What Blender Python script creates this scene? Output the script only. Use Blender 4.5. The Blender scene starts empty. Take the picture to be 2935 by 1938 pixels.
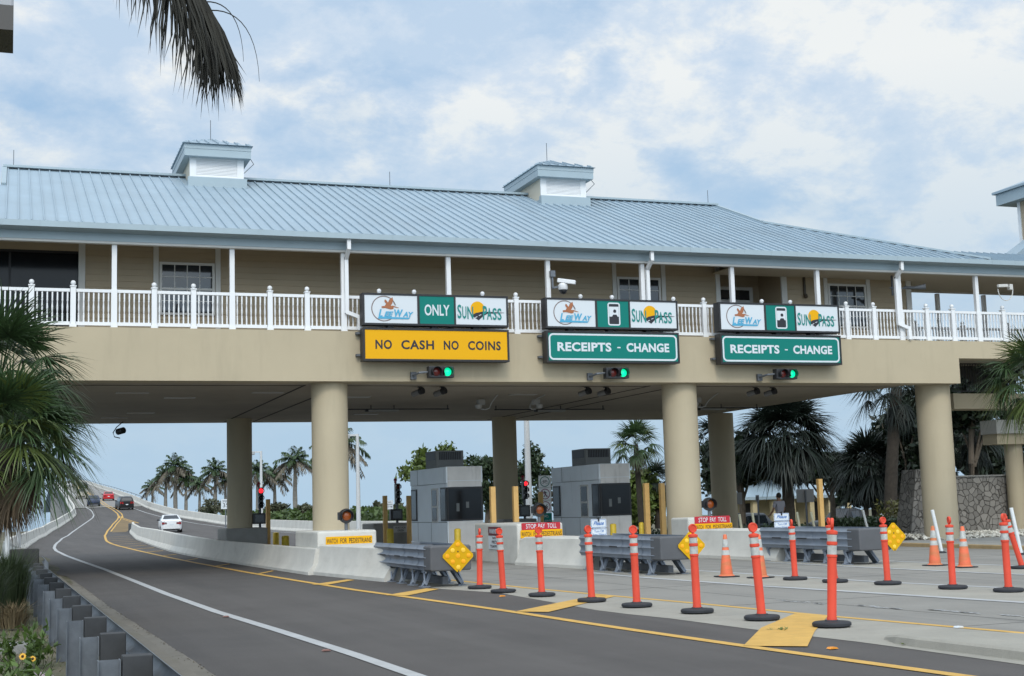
import bpy, bmesh, math, random
import numpy as np
from mathutils import Vector, Matrix
R = math.radians
rnd = random.Random(7)
S = bpy.context.scene
COL = S.collection

# ------------------------------------------------------------------ camera
# world frame: X runs along the toll building, Y along the road away from the camera, Z up; metres
EYE = Vector((0, 0, 1.6))
CR = np.array([[0.93883807, 0.01423317, 0.34406466],
               [-0.34309408, 0.12421961, 0.93105099],
               [-0.02948777, -0.99215266, 0.12150541]])
cam = bpy.data.cameras.new('camera')
co = bpy.data.objects.new('camera', cam); COL.objects.link(co)
m = Matrix(((CR[0, 0], -CR[0, 1], -CR[0, 2], 0), (CR[1, 0], -CR[1, 1], -CR[1, 2], 0), (CR[2, 0], -CR[2, 1], -CR[2, 2], 1.6), (0, 0, 0, 1)))
co.matrix_world = m
cam.sensor_width = 36; cam.lens = 36 * 3905 / 2935
cam.clip_start = .1; cam.clip_end = 60000
S.camera = co
S.render.resolution_x = 1024; S.render.resolution_y = 676

def at(x, y, Y):
    """the point where the photograph's sight line (x, y) is Y metres down the road"""
    d = CR @ np.array([x - 1467.5, y - 969., 3905.])
    t = Y / d[1]
    return Vector((d[0] * t, Y, 1.6 + d[2] * t))

# ------------------------------------------------------------------ light
SUN_EL, SUN_AZ = 42, 196      # azimuth clockwise from +Y
S.view_settings.view_transform = 'Standard'; S.view_settings.look = 'None'
S.view_settings.exposure = -0.1; S.view_settings.gamma = 1
W = bpy.data.worlds.new('World'); S.world = W; W.use_nodes = True
def world():
    nt = W.node_tree; N = nt.nodes; L = nt.links; N.clear()
    out = N.new('ShaderNodeOutputWorld'); bg = N.new('ShaderNodeBackground'); bg.inputs[1].default_value = .1
    L.new(bg.outputs[0], out.inputs[0])
    sky = N.new('ShaderNodeTexSky'); sky.sky_type = 'NISHITA'; sky.sun_disc = False
    sky.sun_elevation = R(SUN_EL); sky.sun_rotation = R(SUN_AZ)
    sky.air_density = 1.0; sky.dust_density = 1.6; sky.ozone_density = 1.5
    tc = N.new('ShaderNodeTexCoord')
    sep = N.new('ShaderNodeSeparateXYZ'); L.new(tc.outputs['Generated'], sep.inputs[0])
    def mth(op, a, b=None, clamp=False):
        n = N.new('ShaderNodeMath'); n.operation = op; n.use_clamp = clamp
        for i, v in enumerate((a, b)):
            if v is None: continue
            if isinstance(v, (int, float)): n.inputs[i].default_value = v
            else: L.new(v, n.inputs[i])
        return n.outputs[0]
    z = mth('MAXIMUM', sep.outputs[2], 0.0)
    dz = mth('ADD', z, .42)
    px = mth('DIVIDE', sep.outputs[0], dz); py = mth('DIVIDE', sep.outputs[1], dz)
    cmb = N.new('ShaderNodeCombineXYZ'); L.new(px, cmb.inputs[0]); L.new(py, cmb.inputs[1])
    def noise(scale, det, rough, off, dist=0.):
        mp = N.new('ShaderNodeMapping'); mp.inputs[1].default_value = off; L.new(cmb.outputs[0], mp.inputs[0])
        n = N.new('ShaderNodeTexNoise'); n.inputs['Scale'].default_value = scale; n.inputs['Detail'].default_value = det
        n.inputs['Roughness'].default_value = rough; n.inputs['Distortion'].default_value = dist
        L.new(mp.outputs[0], n.inputs[0]); return n.outputs[0]
    def ramp(fac, stops):
        r = N.new('ShaderNodeValToRGB'); L.new(fac, r.inputs[0]); e = r.color_ramp.elements
        e[0].position, e[0].color = stops[0][0], stops[0][1]; e[1].position, e[1].color = stops[-1][0], stops[-1][1]
        for p, c in stops[1:-1]:
            k = e.new(p); k.color = c
        return r.outputs[0]
    g = lambda v: (v, v, v, 1)
    n1 = noise(3.4, 9, .54, (5.3, 1.7, 0), .15)
    n2 = noise(7.5, 10, .62, (1.3, 7.7, 0), .1)
    n3 = noise(1.1, 3, .5, (9.3, 2.7, 0))
    nn = mth('ADD', mth('MULTIPLY', n1, .8), mth('MULTIPLY', n2, .2))
    cover = ramp(nn, [(.33, g(0)), (.47, g(.97)), (1, g(1))])
    # cloud brightness: grey bellies to white tops
    br = mth('ADD', mth('MULTIPLY', n2, .68), mth('MULTIPLY', n3, .32))
    ccol = ramp(br, [(.40, (5.7, 7.2, 9.0, 1)), (.48, (7.0, 8.1, 9.4, 1)), (.55, (9.4, 9.7, 9.7, 1))])
    gapc = N.new('ShaderNodeMix'); gapc.data_type = 'RGBA'; gapc.inputs[0].default_value = .72
    L.new(sky.outputs[0], gapc.inputs[6]); gapc.inputs[7].default_value = (4.1, 6.5, 9.4, 1)
    mix = N.new('ShaderNodeMix'); mix.data_type = 'RGBA'
    L.new(cover, mix.inputs[0]); L.new(gapc.outputs[2], mix.inputs[6]); L.new(ccol, mix.inputs[7])
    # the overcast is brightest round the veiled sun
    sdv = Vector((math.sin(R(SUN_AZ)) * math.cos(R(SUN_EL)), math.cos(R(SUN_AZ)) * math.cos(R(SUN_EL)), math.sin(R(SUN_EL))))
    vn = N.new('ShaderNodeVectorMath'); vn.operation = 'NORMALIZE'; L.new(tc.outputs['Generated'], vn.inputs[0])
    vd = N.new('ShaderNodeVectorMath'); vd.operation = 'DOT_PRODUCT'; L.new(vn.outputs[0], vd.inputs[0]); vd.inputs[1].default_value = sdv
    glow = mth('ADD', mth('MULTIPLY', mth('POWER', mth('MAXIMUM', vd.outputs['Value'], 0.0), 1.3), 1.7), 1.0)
    # a smooth pale veil towards the horizon
    veil = ramp(z, [(.0, g(1)), (.10, g(.85)), (.30, g(0))])
    mix2 = N.new('ShaderNodeMix'); mix2.data_type = 'RGBA'; L.new(veil, mix2.inputs[0])
    L.new(mix.outputs[2], mix2.inputs[6]); mix2.inputs[7].default_value = (4.8, 6.6, 8.3, 1)
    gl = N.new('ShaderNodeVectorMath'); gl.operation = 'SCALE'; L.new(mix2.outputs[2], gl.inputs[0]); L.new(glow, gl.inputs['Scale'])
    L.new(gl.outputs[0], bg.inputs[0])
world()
sl = bpy.data.lights.new('sun', 'SUN'); sl.energy = 1.5; sl.angle = R(18); sl.color = (1, .93, .80)
so = bpy.data.objects.new('sun', sl); COL.objects.link(so); so.location = (0, -20, 60)
sd = Vector((math.sin(R(SUN_AZ)) * math.cos(R(SUN_EL)), math.cos(R(SUN_AZ)) * math.cos(R(SUN_EL)), math.sin(R(SUN_EL))))
so.rotation_euler = sd.to_track_quat('Z', 'Y').to_euler()

# ------------------------------------------------------------------ helpers
def srgb(r, g, b):
    f = lambda c: (c / 255 / 12.92) if c / 255 <= .04045 else ((c / 255 + .055) / 1.055) ** 2.4
    return (f(r), f(g), f(b))
MATS = {}
def mat(name, col, rough=.6, metal=0., var=.0, vscale=3., bump=0., bscale=60., spec=.5, trans=0., island=0., stain=None, emit=0., coat=0., fine=0., stain2=None):
    """procedural material: base colour with noise variation in world space, optional grain, stains and bump"""
    if name in MATS: return MATS[name]
    M = bpy.data.materials.new(name); M.use_nodes = True; nt = M.node_tree; N = nt.nodes; L = nt.links
    b = N['Principled BSDF']; b.inputs['Roughness'].default_value = rough; b.inputs['Metallic'].default_value = metal
    b.inputs['Specular IOR Level'].default_value = spec; b.inputs['Coat Weight'].default_value = coat
    c4 = (*col, 1)
    b.inputs['Base Color'].default_value = c4
    last = None
    geo = N.new('ShaderNodeNewGeometry')
    def hsv(val_socket, lo, hi, src):
        mr = N.new('ShaderNodeMapRange'); mr.inputs[3].default_value = lo; mr.inputs[4].default_value = hi
        L.new(val_socket, mr.inputs[0])
        mx = N.new('ShaderNodeMix'); mx.data_type = 'RGBA'; mx.blend_type = 'MULTIPLY'; mx.inputs[0].default_value = 1
        if src is None: mx.inputs[6].default_value = c4
        else: L.new(src, mx.inputs[6])
        cb = N.new('ShaderNodeCombineColor')
        for i in range(3): L.new(mr.outputs[0], cb.inputs[i])
        L.new(cb.outputs[0], mx.inputs[7]); return mx.outputs[2]
    def noise(sc, det=5, rg=.6):
        n = N.new('ShaderNodeTexNoise'); n.inputs['Scale'].default_value = sc; n.inputs['Detail'].default_value = det
        n.inputs['Roughness'].default_value = rg; L.new(geo.outputs['Position'], n.inputs[0]); return n.outputs[0]
    if var:
        n = noise(vscale); mr = N.new('ShaderNodeMapRange'); mr.inputs[1].default_value = .3; mr.inputs[2].default_value = .7; L.new(n, mr.inputs[0])
        last = hsv(mr.outputs[0], 1 - var, 1 + var, last)
    if fine:
        n = noise(90, 3, .7); mr = N.new('ShaderNodeMapRange'); mr.inputs[1].default_value = .3; mr.inputs[2].default_value = .7; L.new(n, mr.inputs[0])
        last = hsv(mr.outputs[0], 1 - fine, 1 + fine, last)
    if island:
        last = hsv(geo.outputs['Random Per Island'], 1 - island, 1 + island, last)
    for st_ in (stain, stain2):   # (colour, scale vector, threshold lo, hi, amount)
        if not st_: continue
        sc, vec, lo, hi, am = st_
        mp = N.new('ShaderNodeMapping'); mp.inputs[3].default_value = vec; L.new(geo.outputs['Position'], mp.inputs[0])
        n = N.new('ShaderNodeTexNoise'); n.inputs['Scale'].default_value = 1; n.inputs['Detail'].default_value = 6; n.inputs['Roughness'].default_value = .65
        L.new(mp.outputs[0], n.inputs[0])
        mr = N.new('ShaderNodeMapRange'); mr.inputs[1].default_value = lo; mr.inputs[2].default_value = hi; mr.inputs[4].default_value = am; L.new(n.outputs[0], mr.inputs[0])
        mx = N.new('ShaderNodeMix'); mx.data_type = 'RGBA'; L.new(mr.outputs[0], mx.inputs[0])
        if last is None: mx.inputs[6].default_value = c4
        else: L.new(last, mx.inputs[6])
        mx.inputs[7].default_value = (*sc, 1); last = mx.outputs[2]
    if last is not None: L.new(last, b.inputs['Base Color'])
    if bump:
        n = noise(bscale, 6, .65); bp = N.new('ShaderNodeBump'); bp.inputs['Strength'].default_value = 1; bp.inputs['Distance'].default_value = bump
        L.new(n, bp.inputs['Height']); L.new(bp.outputs[0], b.inputs['Normal'])
    if trans:
        t = N.new('ShaderNodeBsdfTranslucent'); t.inputs[0].default_value = c4
        if last is not None: L.new(last, t.inputs[0])
        ms = N.new('ShaderNodeMixShader'); ms.inputs[0].default_value = trans
        L.new(b.outputs[0], ms.inputs[1]); L.new(t.outputs[0], ms.inputs[2]); L.new(ms.outputs[0], N['Material Output'].inputs[0])
    if emit:
        b.inputs['Emission Color'].default_value = c4; b.inputs['Emission Strength'].default_value = emit
    MATS[name] = M; return M

class MB:
    """collects faces and links them as ONE mesh object"""
    def __init__(s): s.v = []; s.f = []; s.m = []; s.mi = 0
    def add(s, vs, fs):
        o = len(s.v); s.v.extend([tuple(p) for p in vs])
        for f in fs: s.f.append(tuple(o + i for i in f)); s.m.append(s.mi)
        return s
    def box(s, x0, x1, y0, y1, z0, z1):
        return s.add([(x, y, z) for x in (x0, x1) for y in (y0, y1) for z in (z0, z1)],
                     [(0, 1, 3, 2), (4, 6, 7, 5), (0, 4, 5, 1), (2, 3, 7, 6), (0, 2, 6, 4), (1, 5, 7, 3)])
    def obox(s, p0, p1, w, h, up=(0, 0, 1)):
        """a bar from p0 to p1, w wide across and h high along up"""
        p0 = Vector(p0); p1 = Vector(p1); d = (p1 - p0).normalized(); u = Vector(up)
        sx = d.cross(u)
        if sx.length < 1e-4: sx = d.cross(Vector((0, 1, 0)))
        sx.normalize(); u = sx.cross(d).normalized()
        vs = [p + sx * (a * w / 2) + u * (b * h / 2) for p in (p0, p1) for a, b in ((-1, -1), (1, -1), (1, 1), (-1, 1))]
        return s.add(vs, [(0, 1, 2, 3), (7, 6, 5, 4), (0, 4, 5, 1), (1, 5, 6, 2), (2, 6, 7, 3), (3, 7, 4, 0)])
    def tube(s, pts, r, n=8, cap=True):
        pts = [Vector(p) for p in pts]; k = len(pts)
        rs = r if isinstance(r, (list, tuple)) else [r] * k
        ref = Vector((0, 0, 1)); vs = []; fs = []
        for i, p in enumerate(pts):
            d = (pts[min(i + 1, k - 1)] - pts[max(i - 1, 0)]).normalized()
            a = d.cross(ref)
            if a.length < .05: a = d.cross(Vector((0, 1, 0)))
            a.normalize(); b = a.cross(d)
            vs += [p + (a * math.cos(2 * math.pi * j / n) + b * math.sin(2 * math.pi * j / n)) * rs[i] for j in range(n)]
        for i in range(k - 1):
            for j in range(n):
                fs.append((i * n + j, i * n + (j + 1) % n, (i + 1) * n + (j + 1) % n, (i + 1) * n + j))
        if cap: fs += [tuple(range(n - 1, -1, -1)), tuple(range((k - 1) * n, k * n))]
        return s.add(vs, fs)
    def lathe(s, c, prof, n=16, axis='z'):
        """profile [(radius, height)] turned about an axis through c"""
        c = Vector(c); vs = []; fs = []; k = len(prof)
        for r, h in prof:
            for j in range(n):
                a = 2 * math.pi * j / n; u, w = r * math.cos(a), r * math.sin(a)
                vs.append(c + (Vector((u, w, h)) if axis == 'z' else Vector((u, -h, w)) if axis == '-y' else Vector((h, u, w))))
        for i in range(k - 1):
            for j in range(n): fs.append((i * n + j, i * n + (j + 1) % n, (i + 1) * n + (j + 1) % n, (i + 1) * n + j))
        fs += [tuple(range(n - 1, -1, -1)), tuple(range((k - 1) * n, k * n))]
        return s.add(vs, fs)
    def ball(s, c, r, n=12, k=7, sz=1.):
        return s.lathe(c, [(max(r * math.sin(math.pi * i / k), 1e-4), -r * sz * math.cos(math.pi * i / k)) for i in range(k + 1)], n)
    def prism(s, pts, y0, y1):
        """outline [(x, z)] thick from y0 to y1"""
        n = len(pts)
        vs = [(x, y0, z) for x, z in pts] + [(x, y1, z) for x, z in pts]
        return s.add(vs, [tuple(range(n)), tuple(range(2 * n - 1, n - 1, -1))] + [(i, i + n, (i + 1) % n + n, (i + 1) % n) for i in range(n)])
    def loft(s, rings, cap=True, closed=True):
        n = len(rings[0]); vs = [p for r in rings for p in r]; fs = []
        for i in range(len(rings) - 1):
            for j in range(n if closed else n - 1):
                fs.append((i * n + j, i * n + (j + 1) % n, (i + 1) * n + (j + 1) % n, (i + 1) * n + j))
        if cap: fs += [tuple(range(n - 1, -1, -1)), tuple(range((len(rings) - 1) * n, len(rings) * n))]
        return s.add(vs, fs)
    def build(s, name, mats, parent=None, smooth=False, bevel=0., fixn=True, angle=40):
        off = Vector((0, 0, 0)); q = parent
        while q is not None: off += q.location; q = q.parent
        me = bpy.data.meshes.new(name)
        me.from_pydata([(p[0] - off.x, p[1] - off.y, p[2] - off.z) for p in s.v], [], s.f)
        if not isinstance(mats, (list, tuple)): mats = [mats]
        for mm in mats: me.materials.append(mm)
        if len(mats) > 1: me.polygons.foreach_set('material_index', s.m)
        if fixn:
            bm = bmesh.new(); bm.from_mesh(me); bmesh.ops.recalc_face_normals(bm, faces=bm.faces); bm.to_mesh(me); bm.free()
        if smooth:
            me.polygons.foreach_set('use_smooth', [True] * len(me.polygons)); me.set_sharp_from_angle(angle=R(angle))
        me.update()
        o = bpy.data.objects.new(name, me); COL.objects.link(o)
        if parent is not None: o.parent = parent
        if bevel:
            b = o.modifiers.new('bevel', 'BEVEL'); b.width = bevel; b.segments = 2; b.limit_method = 'ANGLE'; b.angle_limit = R(50); b.harden_normals = False
        return o
def tag(o, label, cat, group=None, kind=None):
    o['label'] = label; o['category'] = cat
    if group: o['group'] = group
    if kind: o['kind'] = kind
    return o
def struct(o): o['kind'] = 'structure'; return o
def thing(name, loc, label, cat, group=None):
    e = bpy.data.objects.new(name, None); COL.objects.link(e); e.location = loc; e.empty_display_size = .3
    return tag(e, label, cat, group)
def copy_tree(o, parent=None):
    c = o.copy(); COL.objects.link(c)
    if parent is not None: c.parent = parent
    for ch in o.children: copy_tree(ch, c)
    return c
def dup(o, loc, label=None, rz=None, sc=None):
    c = copy_tree(o); c.location = loc
    if rz is not None: c.rotation_euler = (c.rotation_euler.x, c.rotation_euler.y, rz)
    if sc is not None: c.scale = (sc, sc, sc)
    if label: c['label'] = label
    return c
_T = {}
def text2d(t, shear=0., bold=0., sp=1.):
    key = (t, shear, bold, sp)
    if key not in _T:
        cu = bpy.data.curves.new('lettering', 'FONT'); cu.body = t; cu.size = 1; cu.shear = shear; cu.offset = bold; cu.space_character = sp; cu.resolution_u = 3
        o = bpy.data.objects.new('lettering', cu); me = bpy.data.meshes.new_from_object(o)
        v = np.array([(p.co.x, p.co.y) for p in me.vertices]); f = [tuple(p.vertices) for p in me.polygons]
        bpy.data.objects.remove(o); bpy.data.curves.remove(cu); bpy.data.meshes.remove(me)
        lo, hi = v.min(0), v.max(0); _T[key] = ((v - lo) / (hi - lo), f, (hi - lo))
    return _T[key]
def put_text(mb, t, x0, x1, z0, z1, y, shear=0., bold=0., sp=1.):
    """lettering filling the rectangle x0..x1, z0..z1 on a face at depth y that looks towards -Y"""
    v, f, _ = text2d(t, shear, bold, sp)
    mb.add([(x0 + a * (x1 - x0), y, z0 + b * (z1 - z0)) for a, b in v], f)
def disc(mb, x, z, r, y, n=24, a0=0., a1=360.):
    k = n; pts = [(x + r * math.cos(R(a0 + (a1 - a0) * i / k)), y, z + r * math.sin(R(a0 + (a1 - a0) * i / k))) for i in range(k + (0 if a1 - a0 >= 360 else 1))]
    mb.add(pts, [tuple(range(len(pts)))])
def ring(mb, x, z, r0, r1, y, n=32, a0=0., a1=360.):
    vs = []
    for i in range(n + 1):
        a = R(a0 + (a1 - a0) * i / n); vs += [(x + r0 * math.cos(a), y, z + r0 * math.sin(a)), (x + r1 * math.cos(a), y, z + r1 * math.sin(a))]
    mb.add(vs, [(2 * i, 2 * i + 1, 2 * i + 3, 2 * i + 2) for i in range(n)])
def rrect(x0, x1, z0, z1, r, k=5):
    pts = []
    for cx, cz, a in ((x1 - r, z1 - r, 0), (x0 + r, z1 - r, 90), (x0 + r, z0 + r, 180), (x1 - r, z0 + r, 270)):
        pts += [(cx + r * math.cos(R(a + 90 * i / k)), cz + r * math.sin(R(a + 90 * i / k))) for i in range(k + 1)]
    return pts
def frame2d(mb, x0, x1, z0, z1, r, w, y):
    a = rrect(x0, x1, z0, z1, r); b = rrect(x0 + w, x1 - w, z0 + w, z1 - w, max(r - w, .005)); n = len(a)
    mb.add([(p[0], y, p[1]) for p in a] + [(p[0], y, p[1]) for p in b], [(i, (i + 1) % n, (i + 1) % n + n, i + n) for i in range(n)])
def flat(mb, pts, y): mb.add([(p[0], y, p[1]) for p in pts], [tuple(range(len(pts)))])
def interp(x, xs, ys): return float(np.interp(x, xs, ys))

# ------------------------------------------------------------------ materials
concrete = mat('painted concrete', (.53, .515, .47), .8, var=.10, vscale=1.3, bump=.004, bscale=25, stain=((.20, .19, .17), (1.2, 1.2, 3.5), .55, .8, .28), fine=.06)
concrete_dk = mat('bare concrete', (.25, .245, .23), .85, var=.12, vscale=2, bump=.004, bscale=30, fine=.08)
beige = mat('beige stucco', (.425, .36, .25), .85, var=.035, vscale=.8, bump=.003, bscale=45, stain=((.27, .235, .165), (2.2, 2.2, .3), .52, .8, .32))
beige_side = mat('beige lap siding', (.375, .305, .21), .7, var=.05, vscale=1.)
soffit_m = mat('grey deck soffit', (.35, .305, .245), .85, var=.10, vscale=.7, bump=.003, bscale=20)
white = mat('white vinyl', (.72, .73, .74), .45, var=.02, vscale=2)
trimw = mat('off white trim', (.56, .555, .53), .55, var=.03)
roof_m = mat('pale blue grey metal roof', (.285, .365, .425), .45, metal=.12, var=.07, vscale=.7, spec=.4, stain=((.26, .315, .35), (1.6, .12, .12), .48, .75, .5))
roof_trim = mat('blue grey metal trim', (.31, .385, .425), .45, metal=.1, var=.04, vscale=1.5)
glass_dk = mat('dark window glass', (.02, .023, .027), .06, spec=.8)
tint = mat('tinted booth glass', (.010, .011, .013), .12, spec=.25)
black = mat('black painted metal', (.012, .012, .014), .5)
blackp = mat('black plastic', (.018, .018, .02), .4)
rubber = mat('black rubber', (.020, .022, .027), .75, var=.2, vscale=8)
galv = mat('galvanized steel', (.145, .16, .18), .55, metal=.5, var=.22, vscale=5, bump=.002, bscale=30)
galv_dk = mat('weathered galvanized steel', (.125, .135, .15), .6, metal=.3, var=.15, vscale=6)
cush_m = mat('blue grey guard steel', (.21, .24, .285), .5, metal=.2, var=.13, vscale=3)
cap_m = mat('dark grey plastic end cap', (.085, .088, .095), .6, var=.08, vscale=3)
orange = mat('orange plastic', (.62, .070, .038), .6, spec=.25, var=.08, vscale=3, stain=((.22, .05, .03), (9, 9, 4), .60, .78, .6))
white_rf = mat('white reflective sheeting', (.42, .43, .41), .5, var=.25, vscale=12)
yellow = mat('traffic yellow paint', (.62, .36, .05), .6, var=.12, vscale=5)
yellow_s = mat('yellow sign sheeting', (.70, .355, .0), .6, spec=.25)
green_s = mat('green sign sheeting', (.0, .165, .135), .6, spec=.25)
white_s = mat('white sign sheeting', (.58, .62, .65), .6, spec=.25)
lemon = mat('yellow bollard paint', (.60, .43, .03), .5, var=.12, vscale=6)
tan_post = mat('ochre post paint', (.62, .38, .13), .6, var=.08, vscale=4)
asphalt = mat('asphalt', (.070, .063, .059), .85, var=.14, vscale=.55, bump=.006, bscale=140, fine=.22, stain=((.105, .096, .09), (1.0, .035, 1), .48, .72, .55), stain2=((.036, .033, .032), (.55, .045, 1), .53, .70, .5))
pave = mat('concrete pavement', (.215, .205, .185), .85, var=.10, vscale=.5, bump=.004, bscale=80, fine=.10, stain=((.13, .127, .12), (1.1, .12, 1), .50, .72, .65))
gore_m = mat('light concrete apron', (.285, .27, .232), .9, var=.10, vscale=1.2, bump=.005, bscale=60, fine=.10, stain=((.20, .19, .165), (1.5, 1.5, 1), .55, .75, .6))
paint_w = mat('white road paint', (.37, .375, .375), .7, var=.10, vscale=3, fine=.12)
paint_y = mat('yellow road paint', (.53, .315, .07), .7, var=.12, vscale=4, fine=.10)
# ------------------------------------------------------------------ ground, water, roads
ZY = [-80, 100, 120, 140, 160, 185, 230, 300, 370, 450, 520, 570, 620, 700, 900]
ZZ = [0, 0, .15, .65, 1.35, 2.4, 4.2, 6.7, 9.2, 12.2, 14.4, 15.2, 15.2, 13.5, 5]
def rz(y): return interp(y, ZY, ZZ)
def sm(a, b, v):
    t = min(max((v - a) / (b - a), 0), 1); return t * t * (3 - 2 * t)
def land(x, y):
    z = -.08
    if x < 1.3 and y < 60: z = .06 - .03 * math.sin(x * 1.7 + y * .6)
    z += -.95 * sm(19, 27, x) * sm(52, 72, y)
    z -= 3.2 * sm(-5, -14, x) * sm(20, 34, y) if x < 0 else 0
    z -= 4.2 * sm(205, 225, y)
    if x > 23 and y < 60: z += .06
    return z
def axis(*segs):
    o = []
    for a, b, s in segs: o += list(np.arange(a, b, s))
    return o
gx = axis((-900, -60, 60), (-60, -16, 4), (-16, 36, 1), (36, 100, 4), (100, 1000, 60)); gy = axis((-300, -20, 40), (-20, 80, 1.5), (80, 240, 5), (240, 420, 30))
g = MB(); nx, ny = len(gx), len(gy)
g.add([(x, y, land(x, y)) for y in gy for x in gx], [(j * nx + i, j * nx + i + 1, (j + 1) * nx + i + 1, (j + 1) * nx + i) for j in range(ny - 1) for i in range(nx - 1)])
dirt = mat('sandy soil with thin grass', (.135, .115, .078), .95, var=.25, vscale=1.2, bump=.03, bscale=18, fine=.25, stain=((.055, .075, .025), (.7, .7, 1), .45, .62, .85))
struct(g.build('ground', dirt, smooth=True))
water_m = mat('pale bay water', (.16, .24, .30), .12, bump=.05, bscale=.8)
w = MB(); w.add([(-30000, -200, -1.7), (30000, -200, -1.7), (30000, 45000, -1.7), (-30000, 45000, -1.7)], [(0, 1, 2, 3)])
struct(w.build('water', water_m))

def strip(xa, xb, ys, zo, mb=None):
    """a sheet between two edge curves X(Y), following the road's profile"""
    mb = mb or MB(); vs = []
    for y in ys: vs += [(xa(y), y, rz(y) + zo), (xb(y), y, rz(y) + zo)]
    return mb.add(vs, [(2 * i, 2 * i + 1, 2 * i + 3, 2 * i + 2) for i in range(len(ys) - 1)])
def curve(*pts):
    xs = [p[0] for p in pts]; ys = [p[1] for p in pts]
    return lambda y: interp(y, xs, ys)
wht = curve((-20, 4.6), (15.3, 3.6), (19, 3.42), (23, 3.2), (29, 3.02), (36, 2.9), (44, 2.75), (53, 2.5), (62, 2.28), (72, 2.18), (79, 2.28), (88, 2.6), (95, 2.92), (110, 3.75), (125, 4.95), (140, 6.3), (158, 8.2), (165, 8.95), (172, 9.45), (183, 9.85), (192, 9.98), (198, 9.9), (212, 10.0), (293, 12.0), (358, 13.1), (432, 14.3), (620, 17.2), (900, 20))
yel = curve((-20, 8.6), (10, 7.82), (13.4, 7.5), (16.4, 7.28), (19.8, 7.1), (23.6, 6.8), (27, 6.5), (32, 6.25), (37.5, 6.02), (46, 5.8), (55, 5.66), (66, 5.6), (78, 5.6), (86, 5.72), (94, 6.0), (101, 6.37), (115, 7.16), (128, 8.2), (145, 9.8), (157, 11.1), (165, 11.8), (174, 12.32), (188, 12.66), (212, 12.85), (293, 15.0), (358, 16.1), (432, 17.3), (620, 20.1), (900, 23))
lbar = curve((38, .6), (46, .25), (56, .05), (66, .2), (75, .5), (83, .9), (95, 1.3), (110, 2.0), (122, 2.85), (133, 3.66), (142, 4.54), (153, 5.54), (165, 6.7), (174, 7.45), (187, 7.95), (198, 8.2), (212, 8.4), (293, 10.6), (358, 11.7), (432, 12.9), (620, 15.8), (900, 19))
rbar = curve((74, 21.4), (80, 21.3), (100, 20.8), (115, 20.3), (130, 19.7), (143, 19.1), (152, 18.3), (160, 17.75), (170, 17.4), (182, 17.2), (194, 17.3), (207, 17.7), (293, 19.7), (358, 20.85), (432, 22.1), (620, 24.9), (900, 28))
aleft = curve((-20, 2.35), (14, 1.94), (17.2, 1.88), (25, 1.71), (34, 1.6), (40, 1.5), (48, .75), (56, .45), (900, .45))
ibar = curve((34, 7.05), (40, 6.85), (49, 6.6), (56, 6.55), (62, 6.62), (75, 7.1), (97, 8.1), (110, 8.9), (121, 9.55), (126, 9.95))
ysd = list(np.arange(-20, 100, 2)) + list(np.arange(100, 200, 4)) + list(np.arange(200, 900, 15))
road = MB()
la = lambda y: aleft(y) if y < 44 else lbar(y) + .1
strip(la, lambda y: 24.5 if y < 74 else rbar(y) - .02, [y for y in ysd if y <= 199], 0., road)
struct(road.build('road', asphalt))
bridge_m = mat('bridge deck concrete', (.21, .20, .185), .85, var=.08, vscale=.2, stain=((.14, .135, .13), (.5, .05, 1), .5, .75, .6))
br = MB(); strip(lambda y: lbar(y) + .1, lambda y: rbar(y) - .02, [198.] + [y for y in ysd if y > 199], 0.002, br)
struct(br.build('bridge_deck', bridge_m))
ys0 = list(np.arange(-20, 60.1, 2))
abound = curve((-20, 9.0), (12.8, 8.74), (14.6, 8.56), (17, 8.45), (18.6, 8.22), (24, 8.45), (26, 7.95), (29, 8.0), (60, 8.0))
y2 = curve((-20, 12.6), (12.7, 10.68), (16, 10.25), (19.3, 9.97), (22, 9.65), (25, 9.36), (29, 9.08), (34, 8.98), (60, 8.98))
pv = MB(); strip(lambda y: y2(y), lambda y: 24.6, ys0, .004, pv)
struct(pv.build('pavement', pave))
ap = MB(); strip(abound, y2, list(np.arange(-20, 34, 1)), .004, ap)
struct(ap.build('apron', gore_m))
# gore aprons ahead of the two further islands
for nm, l, r in (('apron', curve((14, 13.9), (19, 13.25), (26, 12.6), (30, 12.9), (36, 12.9)), curve((14, 16.2), (18, 15.4), (22, 14.75), (27.5, 14.5), (36, 14.2))),
                 ('apron', curve((14, 18.9), (22, 18.0), (27, 17.7), (36, 17.9)), curve((14, 21), (22, 20), (27, 19.6), (36, 19.3)))):
    a = MB(); strip(l, r, list(np.arange(14, 36, 1)), .007, a); struct(a.build(nm, gore_m))
def marking(name, m, fn, w, ys, z=.008):
    a = MB(); strip(lambda y: fn(y) - w / 2, lambda y: fn(y) + w / 2, ys, z, a); return struct(a.build(name, m))
fine_y = list(np.arange(-6, 100, 1)) + list(np.arange(100, 210, 2)) + list(np.arange(210, 640, 10))
marking('edge_line', paint_w, wht, .16, fine_y)
marking('yellow_line', paint_y, yel, .16, fine_y)
marking('yellow_line', paint_y, lambda y: yel(y) + .34 + .0 * y, .14, [y for y in fine_y if y > 124 and y < 168])
marking('yellow_line', paint_y, lambda y: max(12.3 - (y - 145) * .026, yel(y) + .3) - .17, .14, [y for y in fine_y if 145 < y < 169])
marking('yellow_line', paint_y, lambda y: max(12.3 - (y - 145) * .026, yel(y) + .3) + .17, .14, [y for y in fine_y if 145 < y < 640])
marking('edge_line', paint_w, curve((60, 20.2), (110, 19.6), (136, 17.9), (150, 16.9), (163, 16.2), (175, 15.75), (192, 15.55), (212, 15.8), (293, 18), (358, 19.1), (620, 23.2)), .16, [y for y in fine_y if y > 58])
marking('yellow_line', paint_y, y2, .13, list(np.arange(-6, 34, 1)))
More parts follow.
